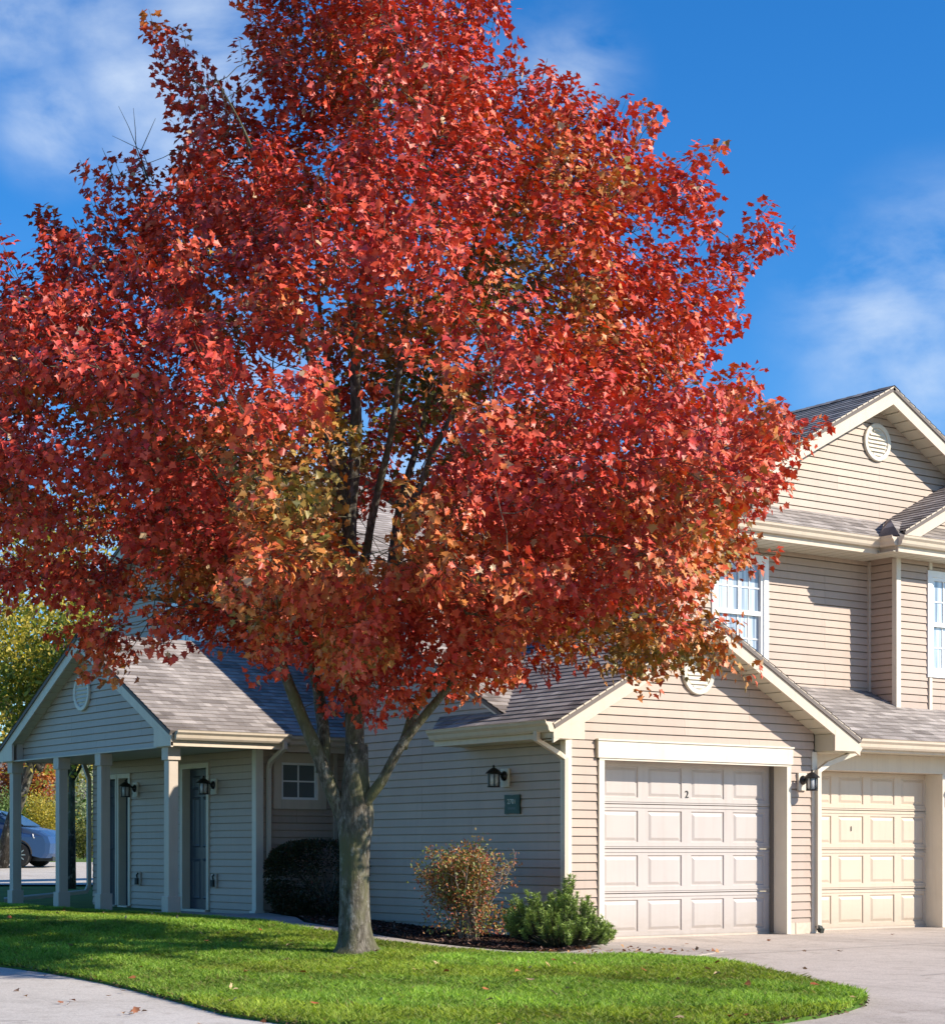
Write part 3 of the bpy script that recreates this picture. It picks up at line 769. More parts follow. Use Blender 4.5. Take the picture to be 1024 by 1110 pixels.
# ------------------------------------------------------------------ small fittings on the walls
def text_mesh(s, size, mm, name, parent, loc, rot):
    cu = bpy.data.curves.new(name, 'FONT'); cu.body = s; cu.size = size; cu.extrude = .002; cu.align_x = 'CENTER'; cu.align_y = 'CENTER'
    t = bpy.data.objects.new('tmp', cu); COL.objects.link(t); bpy.context.view_layer.update()
    me = bpy.data.meshes.new_from_object(t.evaluated_get(bpy.context.evaluated_depsgraph_get())); bpy.data.objects.remove(t)
    me.materials.clear(); me.materials.append(mm)
    o = bpy.data.objects.new(name, me); COL.objects.link(o); o.parent = parent; o.location = loc; o.rotation_euler = rot
    return o
def lantern(loc, rz, label, plate_mat='trimw'):  # last argument: material key of the pale mounting block
    """local: wall plane is y=0, lantern projects toward -y"""
    t = empty('wall_lantern', loc, label, 'lamp', 'black wall lanterns on the house', rz)
    m = MB(); m.box(-.075, .075, -.028, .0, -.11, .11); o = m.build('mounting_block', M[plate_mat], None); o.parent = t
    m = MB(); m.lathe([(.06, 0), (.058, .012), (.03, .03), (.02, .045)], (0, 0, 0), 16); m.v = [(a, -.028 - c, b + .02) for a, b, c in m.v]
    m.tube([(0, -.05, .02), (0, -.10, .05), (0, -.15, .075), (0, -.17, .06)], .012, 8)
    o = m.build('arm', M['black'], None, smooth=True); o.parent = t
    cy = -.185
    m = MB(); m.lathe([(.095, .0), (.10, .008), (.06, .045), (.03, .065), (.012, .072), (.016, .09), (.006, .105)], (0, cy, .045), 16)
    o = m.build('lantern_roof', M['black'], None); o.parent = t
    m = MB(); r = .068
    for k in range(6):
        a = 2 * math.pi * (k + .5) / 6; x, y = r * math.cos(a), cy + r * math.sin(a)
        m.box(x - .006, x + .006, y - .006, y + .006, -.105, .046)
    m.lathe([(.075, 0), (.078, .012), (.07, .016)], (0, cy, -.118), 12); m.lathe([(.076, 0), (.076, .01)], (0, cy, .036), 12)
    o = m.build('lantern_cage', M['black'], None); o.parent = t
    m = MB(); m.lathe([(.058, -.10), (.062, -.03), (.060, .036)], (0, cy, 0), 12); o = m.build('lantern_glass', M['lampglass'], None, smooth=True); o.parent = t
    return t
lantern((3.80, -.014, 1.92), 0, 'black lantern lit by the sun between the two garage doors')
lantern((-.014, 1.12, 1.92), -math.pi / 2, 'black lantern above the green number plaque on the shaded side wall')
lantern((-.666, 7.18, 1.97), -math.pi / 2, 'black lantern beside the dark entry door nearest the lawn corner')
lantern((-.666, 9.70, 1.99), -math.pi / 2, 'black lantern between the two porch doorways, deeper in the porch')
lantern((7.10, .316, 1.92), 0, 'black lantern to the right of the cream garage door')
sg = empty('address_sign', (-.014, .98, 1.60), 'dark green house number plaque on the shaded side wall under a lantern', 'sign')
m = MB()
w_, h_ = .15, .115; pts = []
for k in range(40):
    a = 2 * math.pi * k / 40; c, s_ = math.cos(a), math.sin(a)
    q = max(abs(c), abs(s_)); x, z = c / q, s_ / q
    f = 1 - .09 * math.cos(a * 4) * -1 * .5 if False else 1 - .06 * (1 - abs(math.sin(2 * a)))
    pts.append((0, x * w_ * f, z * h_ * f))
m.prism(pts, (-.02, 0, 0)); o = m.build('plaque', M['signgreen'], None); o.parent = sg
inner = MB(); inner.prism([(-.0201, y * .84, z * .80) for _, y, z in pts], (-.003, 0, 0)); o = inner.build('plaque_face', mat('sign_face', (.014, .06, .048), .5), None); o.parent = sg
text_mesh('2701', .085, M['signtext'], 'house_number', sg, (-.025, 0, .03), (math.pi / 2, 0, -math.pi / 2))
m = MB(); m.box(-.0245, -.0232, -.075, .075, -.062, -.035); o = m.build('name_strip', M['signdim'], None); o.parent = sg
def outlet(loc, label):
    t = empty('outlet_box', loc, label, 'outlet', 'outlet boxes on the porch wall', -math.pi / 2)
    m = MB(); m.box(-.07, .07, -.03, 0, -.10, .10); o = m.build('cover', M['column'], None, bevel=.006); o.parent = t
    m = MB(); m.box(-.035, .035, -.065, -.0305, -.085, .015); m.tube([(0, -.04, .02), (0, -.05, .06), (.03, -.04, .09)], .012, 6); o = m.build('hose_tap', M['blockdark'], None); o.parent = t
outlet((-.664, 7.17, .62), 'small outlet box low on the porch wall under the nearer lantern')
outlet((-.664, 9.60, .62), 'small outlet box low on the porch wall under the farther lantern')
sb = MB(); sb.box(-.16, .0, 5.20, 5.62, .155, .175); sb.box(-.16, -.13, 5.2, 5.62, .176, .20); sb.box(-.03, 0, 5.2, 5.62, .176, .20)
tag(sb.build('splash_block', M['blockdark']), 'dark plastic splash block under the porch downspout', 'splash block')

# ------------------------------------------------------------------ ground sheets
def inside(px, py, poly):
    n = len(poly); c = np.zeros(len(px), bool); j = n - 1
    for i in range(n):
        xi, yi = poly[i]; xj, yj = poly[j]
        t = ((yi > py) != (yj > py)) & (px < (xj - xi) * (py - yi) / (yj - yi + 1e-12) + xi)
        c ^= t; j = i
    return c
def smoothpoly(poly, it=2):
    for _ in range(it):
        q = []
        for i in range(len(poly)):
            a, b = poly[i], poly[(i + 1) % len(poly)]
            q += [(a[0] * .75 + b[0] * .25, a[1] * .75 + b[1] * .25), (a[0] * .25 + b[0] * .75, a[1] * .25 + b[1] * .75)]
        poly = q
    return poly
def sheet(name, poly, off, mm, step=.5, skirt=.0):
    # subdivide the border, fill with a grid, triangulate
    B = []
    for i in range(len(poly)):
        a, b = Vector(poly[i]), Vector(poly[(i + 1) % len(poly)]); n = max(1, int((b - a).length / step))
        B += [a.lerp(b, k / n) for k in range(n)]
    xs = [p.x for p in B]; ys = [p.y for p in B]
    gx, gy = np.meshgrid(np.arange(min(xs), max(xs), step), np.arange(min(ys), max(ys), step))
    gx, gy = gx.ravel(), gy.ravel(); k = inside(gx, gy, [tuple(p) for p in B])
    pts = B + [Vector((a, b)) for a, b in zip(gx[k], gy[k])]
    n = len(B)
    v, e, f, *_ = delaunay_2d_cdt(pts, [(i, (i + 1) % n) for i in range(n)], [], 1, 1e-5)
    V = [(p.x, p.y, gz(p.x, p.y) + off) for p in v]
    mb = MB(); mb.v = V; mb.f = [list(q) for q in f]; mb.uv = [None] * len(f)
    if skirt:
        for i in range(n):
            a, b = B[i], B[(i + 1) % n]
            mb.face([(a.x, a.y, gz(a.x, a.y) + off), (b.x, b.y, gz(b.x, b.y) + off), (b.x, b.y, gz(b.x, b.y) + off - skirt), (a.x, a.y, gz(a.x, a.y) + off - skirt)])
    return mb.build(name, mm, None, smooth=False)
# base terrain: radial grid about the camera out to the horizon
mb = MB(); rings = [0, 4, 8] + [8 + .8 * k for k in range(1, 30)] + [34, 38, 42, 48, 56, 60, 70, 90, 130, 200, 400, 900, 2500]
na = 96; idx = []
for r_ in rings:
    row = []
    for k in range(na):
        a = 2 * math.pi * k / na; x, y = CAM[0] + r_ * math.cos(a), CAM[1] + r_ * math.sin(a)
        row.append(mb.pt((x, y, gz(x, y) - .03)))
    idx.append(row)
for i in range(len(idx) - 1):
    for k in range(na):
        mb.f.append([idx[i][k], idx[i][(k + 1) % na], idx[i + 1][(k + 1) % na], idx[i + 1][k]]); mb.uv.append(None)
tag(mb.build('ground', M['fargrass']), kind='structure')

LAWN = [(-2.9, 13.5), (-2.75, 9.9), (-2.5, 6.8), (-2.3, 5.6), (-2.35, 4.72), (-2.46, 2.34), (-2.25, 1.26), (-2.24, .14), (-2.1, -.88), (-2.05, -1.7), (-1.6, -2.2), (-1.04, -2.55), (-.85, -3.1), (-1.05, -4.0), (-1.68, -5.3), (-2.1, -6.25), (-2.55, -6.95), (-3.1, -7.38), (-4.1, -7.8), (-5.6, -7.95), (-6.9, -7.4), (-7.25, -5.5), (-6.9, -3.89), (-6.56, -2.04), (-6.47, -.49), (-6.6, .52), (-7.0, 2.4), (-8.0, 6), (-9, 13.5)]
LAWN = smoothpoly(LAWN, 1)
DRIVE = [(-.35, -.1), (.5, .28), (3.55, .28), (4.0, .34), (4.4, .61), (6.95, .61), (7.1, .34), (14, .34), (14, -26), (-22, -26), (-22, -8), (-7.5, -7.5), (-4, -7.0), (-1.9, -5.2), (-1.2, -3.6), (-1.3, -2.6), (-1.5, -1.5), (-1.2, -1.0)]
STREET = [(-6.0, -8.4), (-6.2, -3), (-6.2, 1), (-6.8, 3), (-8, 6.5), (-9.5, 13.5), (-16, 13.5), (-22, -7.9), (-8, -7.9)]
PATH = [(-1.75, 5.85), (-1.0, 5.85), (-.55, 5.85), (-.85, 4.6), (-1.45, 3.4), (-1.62, 2.6), (-1.74, 1.32), (-1.72, .6), (-1.62, -.23), (-1.50, -1.0), (-1.15, -1.35), (-.5, -1.1), (-.3, -.4), (.6, -.4), (.4, -2.2), (-.6, -2.7), (-1.5, -2.35), (-2.1, -1.75), (-2.2, -.88), (-2.34, .14), (-2.35, 1.26), (-2.52, 2.34), (-2.42, 4.72), (-2.3, 5.85)]
BED = [(-.45, 6.02), (-.45, 5.3), (-.85, 4.4), (-1.4, 3.35), (-1.58, 2.6), (-1.68, 1.32), (-1.66, .6), (-1.55, -.3), (-1.42, -1.0), (-1.1, -1.28), (-.55, -1.05), (-.25, -.4), (0.02, -.02), (0.02, 4.58), (.6, 4.62), (.6, 6.02)]
tag(sheet('driveway', DRIVE, -.004, M['drive'], .6), kind='structure')
tag(sheet('street', STREET, .0, M['street'], .7), kind='structure')
tag(sheet('path', PATH, .008, M['path'], .35, .03), kind='structure')
tag(sheet('planting_bed', BED, .016, M['mulch'], .25, .03), kind='structure')
tag(sheet('lawn', LAWN, .02, M['turf'], .4, .06), kind='structure')
def rdpoly(l): return [wxy(a, b) for a, b in l]
tag(sheet('parking_lot', rdpoly([(-24, 38.6), (-5.7, 38.4), (-4.6, 52), (-8, 56), (-30, 58)]), .006, M['street'], 2.0), kind='structure')
# joints and cracks in the concrete
m = MB()
def groove(a, b, w=.008, wig=.0):
    a, b = Vector(a), Vector(b); n = max(2, int((b - a).length / .25)); d = (b - a).normalized(); s_ = Vector((-d.y, d.x)) * w
    prev = None
    for k in range(n + 1):
        p = a.lerp(b, k / n) + Vector((-d.y, d.x)) * wig * (random.random() - .5)
        q = [(p.x + s_.x, p.y + s_.y, gz(p.x, p.y) + .0022), (p.x - s_.x, p.y - s_.y, gz(p.x, p.y) + .0022)]
        if prev: m.face([prev[0], q[0], q[1], prev[1]])
        prev = q
for y in (-2.6, -5.6): groove((-.4, y), (13, y))
for x in (3.9, 7.2): groove((x, .3), (x, -16))
groove((-1.2, -1.0), (1.2, -2.6), .004, .12); groove((1.2, -2.6), (3.6, -3.2), .004, .14); groove((2.2, -.4), (3.3, -2.1), .003, .1)
tag(m.build('driveway_joints', M['joint']), kind='structure')
m = MB()
for a, b in (((-2.35, .6), (-1.72, .55)), ((-2.2, -.7), (-1.6, -.55)), ((-2.45, 2.1), (-1.65, 2.0)), ((-1.5, -2.3), (-1.2, -1.4)), ((-2.4, 3.6), (-1.4, 3.45))):
    a, b = Vector(a), Vector(b); d = (b - a).normalized(); s_ = Vector((-d.y, d.x)) * .006
    m.face([(p.x + q * s_.x, p.y + q * s_.y, gz(p.x, p.y) + .012) for p, q in ((a, 1), (b, 1), (b, -1), (a, -1))])
tag(m.build('path_joints', M['joint']), kind='structure')
m = MB()
for a, b in (((-7.9, -7.9), (-11, 2.0)),):
    a, b = Vector(a), Vector(b); d = (b - a).normalized(); s_ = Vector((-d.y, d.x)) * .008
    for k in range(12):
        p0, p1 = a.lerp(b, k / 12), a.lerp(b, (k + 1) / 12)
        m.face([(p.x + q * s_.x, p.y + q * s_.y, gz(p.x, p.y) + .005) for p, q in ((p0, 1), (p1, 1), (p1, -1), (p0, -1))])
tag(m.build('street_joints', M['joint']), kind='structure')

GZ = np.vectorize(gz)
def cloudv(P, n): return P[np.newaxis]
def valnoise(p, s, seed=0):
    """cheap smooth 3-D noise in 0..1"""
    r = np.random.default_rng(seed); k = r.normal(size=(6, 3)) * s; ph = r.random(6) * 6.28
    return .5 + .5 * np.mean(np.sin(p @ k.T + ph), axis=1) * 1.7

# --- grass blades
def grass():
    R_, D_ = [], []
    n = 620000
    x = rng.uniform(-9, -.7, n); y = rng.uniform(-8.2, 12, n)
    r_ = (x - CAM[0]) * RT[0] + (y - CAM[1]) * RT[1]; d = (x - CAM[0]) * FW[0] + (y - CAM[1]) * FW[1]
    k = inside(x, y, LAWN) & (np.abs(r_) < d * .262 + .5) & (d > 11.5) & (d < 31)
    x, y, d = x[k], y[k], d[k]
    z = GZ(x, y) + .018; n = len(x)
    a = rng.uniform(0, 2 * np.pi, n); h = rng.uniform(.03, .065, n); w = rng.uniform(.0035, .006, n) * (d / 16) 
    patch = valnoise(np.stack([x, y, 0 * x], 1), 2.3, 3)
    h *= .75 + .5 * patch
    lean = rng.normal(0, .028, (n, 2))
    px, py = np.cos(a) * w, np.sin(a) * w
    V = np.zeros((n, 5, 3))
    V[:, 0] = np.stack([x - px, y - py, z], 1); V[:, 1] = np.stack([x + px, y + py, z], 1)
    V[:, 2] = np.stack([x + px * .8 + lean[:, 0] * .4, y + py * .8 + lean[:, 1] * .4, z + h * .6], 1)
    V[:, 3] = np.stack([x + lean[:, 0] * 1.3, y + lean[:, 1] * 1.3, z + h], 1)
    V[:, 4] = np.stack([x - px * .8 + lean[:, 0] * .4, y - py * .8 + lean[:, 1] * .4, z + h * .6], 1)
    t = rng.random(n)[:, None]; p2 = patch[:, None]
    c = np.array([.13, .25, .022]) * (1 - t) + np.array([.40, .56, .10]) * t
    p3 = valnoise(np.stack([x, y, 0 * x], 1), .9, 8)[:, None]; c = c * (.62 + .6 * p2) * np.where(p3 > .62, np.array([[1.15, .98, .9]]), 1.0)
    dry = rng.random(n) < .05 + .06 * (patch < .3); c[dry] = np.array([.30, .26, .09])
    npmesh('grass', V.reshape(-1, 3), np.arange(n * 5), np.full(n, 5), M['grass'], tint=c)['kind'] = 'stuff'
grass()

# ------------------------------------------------------------------ leaves
# a five-lobed maple leaf folded on its midrib, unit length, stem at the origin, tip along +x
LF = np.array([(0, 0, 0), (.10, .20, .03), (.02, .42, .03), (.30, .33, .05), (.42, .62, .04), (.55, .30, .05), (1.0, 0, -.06),
               (.55, -.30, .05), (.42, -.62, .04), (.30, -.33, .05), (.02, -.42, .03), (.10, -.20, .03)])
LF_FACES = [[0, 6, 5, 4, 3, 2, 1], [0, 11, 10, 9, 8, 7, 6]]
OV = np.array([(0, 0, 0), (.35, .26, .04), (.75, .20, .02), (1, 0, -.05), (.75, -.20, .02), (.35, -.26, .04)])
OV_FACES = [[0, 3, 2, 1], [0, 5, 4, 3]]
def leaves(name, pos, tipdir, nrm, size, tint, mm, parent=None, shape='maple'):
    base, faces = (LF, LF_FACES) if shape == 'maple' else (OV, OV_FACES)
    n = len(pos)
    X = tipdir / np.linalg.norm(tipdir, axis=1, keepdims=True)
    Zv = nrm - X * np.sum(nrm * X, 1, keepdims=True); Zv /= np.linalg.norm(Zv, axis=1, keepdims=True) + 1e-9
    Y = np.cross(Zv, X)
    fold = rng.uniform(.2, 3.2, n)[:, None]
    wid = rng.uniform(.75, 1.1, n)[:, None]
    V = np.zeros((n, len(base), 3))
    for i, (a, b, c) in enumerate(base):
        V[:, i] = pos + (X * a + Y * b * wid + Zv * c * fold) * size[:, None]
    L = []; S = []
    for f in faces: L.append(f); S.append(len(f))
    off = (np.arange(n) * len(base))[:, None]
    loops = (np.concatenate([np.array(f) for f in faces])[None] + off).ravel()
    sizes = np.tile(S, n)
    return npmesh(name, V.reshape(-1, 3), loops, sizes, mm, parent, tint=np.repeat(tint, len(faces), 0))

# ------------------------------------------------------------------ the red maple
TB = Vector((-3.27, -.65, gz(-3.27, -.65) - .005)); S0 = 105.8
def uz(px, py): return ((px - 385) / S0, 1.03 + (924 - py) / S0)
# crown outline, metres: across (u) and up (z)
OUT = [(-55, 300), (-20, 262), (15, 262), (40, 292), (62, 268), (38, 222), (50, 222), (95, 262), (118, 250), (95, 190), (118, 168), (150, 175), (180, 200), (190, 150), (165, 90), (160, 28), (182, 28), (232, 72),
       (262, 110), (292, 118), (262, 70), (262, 5), (275, -60), (330, -130), (410, -175), (480, -150), (540, -90), (578, -10), (566, 52), (585, 88), (640, 102), (662, 128), (702, 112), (712, 128), (685, 162), (700, 172), (752, 155), (792, 178), (778, 212), (775, 236), (822, 232), (860, 262), (838, 276), (790, 272),
       (752, 300), (738, 318), (795, 320), (798, 352), (780, 372), (832, 400), (822, 436), (850, 470), (888, 458), (888, 478), (848, 505), (852, 530), (822, 556), (826, 590), (780, 612), (760, 648), (742, 678), (784, 726), (764, 738), (732, 720), (700, 738), (672, 728),
       (640, 706), (600, 722), (560, 742), (520, 738), (485, 752), (455, 742), (430, 772), (398, 782), (360, 765), (330, 730), (290, 742), (255, 706), (230, 700), (205, 712), (165, 700), (135, 722), (125, 742), (105, 712), (70, 700), (40, 682), (0, 672), (-40, 650), (-75, 560), (-85, 430)]
OUTM = [uz(*p) for p in OUT]
def poly_dist(u, z):
    P = np.array(OUTM); Q = np.roll(P, -1, 0); best = np.full(len(u), 1e9)
    for a, b in zip(P, Q):
        ab = b - a; t = np.clip(((u - a[0]) * ab[0] + (z - a[1]) * ab[1]) / (ab @ ab), 0, 1)
        best = np.minimum(best, np.hypot(u - a[0] - t * ab[0], z - a[1] - t * ab[1]))
    return best
GAPS = [(440, 448, 26, 24), (428, 548, 48, 50), (412, 622, 26, 34), (282, 405, 22, 20), (305, 470, 14, 14), (245, 480, 16, 14), (98, 508, 46, 18), (82, 660, 18, 14), (660, 322, 16, 10), (672, 378, 14, 12), (690, 462, 12, 9), (60, 575, 10, 8), (340, 300, 9, 8), (480, 240, 8, 10), (560, 300, 9, 8), (610, 400, 10, 8), (520, 470, 9, 9), (370, 400, 8, 8), (200, 400, 10, 8), (130, 340, 9, 8), (420, 130, 9, 9), (350, 180, 9, 8), (700, 560, 10, 8), (620, 640, 9, 7),
        (225, 285, 10, 10), (268, 190, 14, 14), (150, 640, 30, 22), (255, 345, 10, 10), (560, 530, 16, 12), (140, 590, 12, 12), (265, 735, 26, 12), (455, 715, 18, 26), (745, 430, 12, 12), (545, 135, 20, 20), (620, 250, 8, 14)]
def crown_points(n):
    u = rng.uniform(-4.6, 4.9, n); z = rng.uniform(2.3, 11.6, n); w = rng.uniform(-4.7, 3.9, n)
    ok = inside(u, z, OUTM); u, z, w = u[ok], z[ok], w[ok]
    d = poly_dist(u, z)
    Wm = np.interp(z, [2.3, 3.2, 4.6, 6, 8, 10, 11.6], [2.0, 3.0, 3.8, 3.8, 3.1, 2.0, .8])
    Rm = 3.4; dd = np.clip(d, 0, Rm); W = (1 - (1 - dd / Rm) ** 1.6) ** .85 * Wm
    W = np.where((w < 0) & (z < 5.2), W * 1.22, W); W = np.where((w < 0) & (z < 4.7) & (u > -.8), np.maximum(W, 3.9 * np.clip(d / .40, 0, 1)), W)
    kp = 19.7 / (19.7 + w); ok = (np.abs(w) < W) & inside((u - 1.2) * kp + 1.2, 1.03 + (z - 1.03) * kp, OUTM); u, z, w, d, W = u[ok], z[ok], w[ok], d[ok], W[ok]
    dep = np.minimum(d, W - np.abs(w))
    keep = (dep < 1.15) | (rng.random(len(u)) < .12)

    for (a, b, ra, rb) in GAPS:
        uu, zz = uz(a, b)
        keep &= (((u - uu) / (ra / S0 + .10)) ** 2 + ((z - zz) / (rb / S0 + .10)) ** 2) > 1
    return np.stack([u, w, z], 1)[keep], dep[keep]
def poisson(P, aux, r):
    cell = {}; out = []
    for i, p in enumerate(P):
        k = tuple((p // r).astype(int)); bad = False
        for a in (-1, 0, 1):
            for b in (-1, 0, 1):
                for c in (-1, 0, 1):
                    for j in cell.get((k[0] + a, k[1] + b, k[2] + c), ()):
                        if np.sum((P[j] - p) ** 2) < r * r: bad = True; break
                    if bad: break
                if bad: break
            if bad: break
        if not bad: cell.setdefault(k, []).append(i); out.append(i)
    return P[out], aux[out]
CP, CD = crown_points(260000)
BP, BD = poisson(CP, CD, .62)
kb = rng.random(len(BP)) > .22; BP, BD = BP[kb], BD[kb]
def near_bough(P):
    best = np.full(len(P), 9.0); wh = np.zeros(len(P), int)
    for k, b in enumerate(BP):
        ax = np.array([b[0] * 1.3, b[1] * 1.3, (b[2] - 3.9) * .55 + .55]); ax /= np.linalg.norm(ax)
        v = (P - b) * np.array([1, 1, 1.55]); t_ = v @ ax; q_ = np.sqrt(np.maximum(0, (v ** 2).sum(1) - t_ ** 2))
        e_ = (t_ / BSZ[k]) ** 2 + (q_ / (.62 * BSZ[k])) ** 2
        m_ = e_ < best; best[m_] = e_[m_]; wh[m_] = k
    return best
BSZ = rng.uniform(.38, .78, len(BP))
nb = near_bough(CP); kk = nb < 1.0; CP, CD = CP[kk], CD[kk]
# shoots that stick out of the crown: (tip, foot, depth offset)
SH = [((38, 222), (95, 330), .3), ((8, 262), (40, 360), -.4), ((95, 190), (150, 290), -.2), ((120, 168), (185, 280), .4), ((165, 26), (225, 150), 0), ((235, 72), (290, 170), .5), ((262, 2), (320, 110), -.3), ((180, 150), (250, 230), .8),
      ((566, 40), (520, 130), .2), ((590, 90), (560, 180), -.5), ((662, 122), (600, 220), .1), ((704, 112), (640, 230), .5), ((782, 168), (690, 240), -.2), ((858, 262), (760, 285), .1), ((792, 322), (720, 350), -.5), ((832, 398), (750, 440), .3),
      ((888, 466), (800, 505), 0), ((850, 520), (770, 540), .6), ((842, 604), (760, 605), -.3), ((795, 742), (735, 690), -.7), ((775, 700), (700, 680), -.3), ((690, 750), (660, 700), -.9), ((125, 742), (120, 660), -.5), ((205, 716), (200, 640), -1.0), ((-10, 300), (30, 400), .5), ((410, 780), (400, 710), -.8), ((440, 770), (450, 700), -.6), ((750, 240), (680, 300), .9), ((545, 745), (540, 690), -.5), ((300, 745), (310, 680), -.7)]
extra = []
for tp, ft, w0 in SH:
    a_ = np.array([*uz(*ft), 0.]); b_ = np.array([*uz(*tp), 0.]); n_ = int(np.hypot(*(b_ - a_)[:2]) * 130)
    for _ in range(n_):
        f_ = rng.random(); p_ = a_ + (b_ - a_) * f_ * .93; rr_ = .17 * (1 - .75 * f_)
        extra.append([p_[0] + rng.normal(0, rr_ * .6), w0 + rng.normal(0, rr_), p_[1] + rng.normal(0, rr_ * .6)])
extra = np.array(extra); CP = np.concatenate([extra, CP]); CD = np.concatenate([np.full(len(extra), .12), CD])
CP, CD = poisson(CP, CD, .20)
print('boughs', len(BP), 'sprays', len(CP))
near_bough_idx = np.zeros(len(CP), int)
for i_ in range(0, len(CP)):
    near_bough_idx[i_] = int(np.argmin(((BP - CP[i_]) ** 2).sum(1)))
def l2w(p):  # local (u,w,z) -> world
    p = np.atleast_2d(p)
    return np.stack([TB.x + p[:, 0] * RT[0] + p[:, 1] * FW[0], TB.y + p[:, 0] * RT[1] + p[:, 1] * FW[1], p[:, 2]], 1)
# main limbs: (px, py, w) along each, hand traced; radii in metres
def LM(l): return [(*uz(a, b), c) for a, b, c in l]
LIMBS = [  # name, points, r0, r1
    (LM([(381, 915, 0), (370, 886, 0), (353, 848, -.05), (338, 800, -.1), (322, 755, -.15), (300, 700, -.3), (268, 640, -.5), (225, 570, -.8), (170, 500, -1.1), (110, 420, -1.3)]), .088, .020),
    (LM([(350, 838, -.03), (349, 790, .1), (345, 745, .3), (322, 680, .6), (292, 600, .9), (262, 510, 1.2), (225, 400, 1.5), (190, 280, 1.6)]), .075, .018),
    (LM([(385, 900, 0), (386, 840, .02), (386, 780, .1), (384, 700, .1), (380, 620, .0), (382, 540, -.05), (384, 440, -.1), (392, 330, -.1), (400, 200, 0), (408, 60, 0), (412, -80, 0)]), .118, .014),
    (LM([(384, 892, 0), (398, 868, -.05), (418, 845, -.1), (436, 812, -.2), (462, 775, -.3), (492, 738, -.5), (528, 690, -.8), (575, 630, -1.1), (640, 560, -1.4), (715, 490, -1.5)]), .062, .014),
    (LM([(436, 812, -.2), (447, 775, -.1), (472, 738, .1), (500, 690, .4), (548, 610, .8), (610, 520, 1.1), (680, 420, 1.3)]), .055, .015),
    (LM([(388, 735, .1), (408, 660, .3), (424, 590, .5), (438, 510, .7), (462, 400, 1.0), (500, 270, 1.2), (540, 130, 1.0)]), .062, .014),
    (LM([(386, 700, .1), (420, 640, -.2), (446, 570, -.4), (470, 500, -.6), (520, 410, -.9), (590, 320, -1.1), (670, 240, -1.1)]), .058, .014),
    (LM([(383, 650, .05), (402, 600, -.3), (418, 520, -.7), (440, 420, -1.1), (460, 300, -1.4), (470, 170, -1.2)]), .052, .013),
    (LM([(382, 600, 0), (368, 520, -.4), (345, 430, -.8), (320, 330, -1.2), (290, 220, -1.3), (250, 130, -1.0)]), .052, .013),
    (LM([(384, 560, 0), (366, 470, .4), (350, 380, .8), (335, 260, 1.0), (320, 130, .9), (310, 20, .6)]), .045, .012),
    (LM([(300, 700, -.3), (250, 670, -.2), (190, 650, .1), (120, 640, .4), (50, 610, .7), (-20, 560, .9)]), .042, .012),
    (LM([(528, 690, -.8), (600, 660, -.9), (680, 640, -.8), (750, 600, -.6), (810, 560, -.4)]), .038, .010),
    (LM([(345, 745, .3), (330, 690, -.5), (300, 620, -1.4), (260, 560, -2.1), (210, 500, -2.6)]), .040, .010),
    (LM([(408, 660, .3), (450, 620, -.8), (490, 590, -1.8), (530, 560, -2.6)]), .038, .010),
    (LM([(386, 720, .1), (400, 640, 1.2), (420, 570, 2.2), (430, 500, 2.9)]), .040, .010)]
nodes = []; par = []; fixr = []
def add_limb(pts, r0, r1):
    P = np.array([(a, c, b) for a, b, c in pts])      # (u, w, z)
    start = -1
    if nodes:
        A = np.array(nodes); start = int(np.argmin(np.sum((A - P[0]) ** 2, 1)))
    seg = np.linalg.norm(np.diff(P, axis=0), axis=1); tot = seg.sum(); cum = np.concatenate([[0], np.cumsum(seg)])
    n = int(tot / .13); prev = start; chain = []
    ph = rng.random(3) * 6
    for k in range(n + 1):
        s_ = tot * k / n; p = np.array([np.interp(s_, cum, P[:, i]) for i in range(3)])
        p += np.array([math.sin(s_ * 3.1 + ph[0]), math.sin(s_ * 2.6 + ph[1]), 0]) * .025 * min(1, s_ / .6)
        nodes.append(p); par.append(prev); fixr.append(r0 + (r1 * .45 - r0) * (k / n) ** .8); prev = len(nodes) - 1; chain.append(prev)
    return chain
limb_chains = [add_limb(*l) for l in LIMBS]
NFIX = len(nodes)
# space colonisation for the finer branches
def colonise():
    pos = np.array(nodes); parent = list(par)
    A = CP.copy(); alive = np.ones(len(A), bool)
    D = np.full(len(A), 1e9); NN = np.zeros(len(A), int)
    for i in range(len(A)):
        q = np.sum((pos - A[i]) ** 2, 1); q[pos[:, 2] < 2.4] = 1e9
        j = int(np.argmin(q)); D[i] = q[j]; NN[i] = j
    D = np.sqrt(D); P = [p for p in pos]; step = .16
    end = np.full(len(A), -1)
    for it in range(70):
        act = np.where(alive & (D < 2.6))[0]
        if len(act) == 0: break
        acc = {}
        for i in act:
            v = A[i] - P[NN[i]]; l = np.linalg.norm(v) + 1e-9
            acc.setdefault(NN[i], np.zeros(3)); acc[NN[i]] += v / l
        new = []
        for j, v in acc.items():
            v = v / (np.linalg.norm(v) + 1e-9) + np.array([0, 0, .12]) + rng.normal(0, .10, 3); v /= np.linalg.norm(v)
            new.append((P[j] + v * step, j))
        b = len(P)
        for p, j in new: P.append(p); parent.append(j)
        Q = np.array([p for p, _ in new]); idx = np.where(alive)[0]
        d = np.sqrt(((A[idx][:, None] - Q[None]) ** 2).sum(2)); m_ = d.argmin(1); dm = d[np.arange(len(idx)), m_]
        better = dm < D[idx]; D[idx[better]] = dm[better]; NN[idx[better]] = b + m_[better]
        kill = alive & (D < .26); end[kill] = NN[kill]; alive &= ~kill
    end[end < 0] = NN[end < 0]
    return np.array(P), parent, end
NP_, PAR, END = colonise()
nn = len(NP_); rad = np.zeros(nn); ch = [[] for _ in range(nn)]
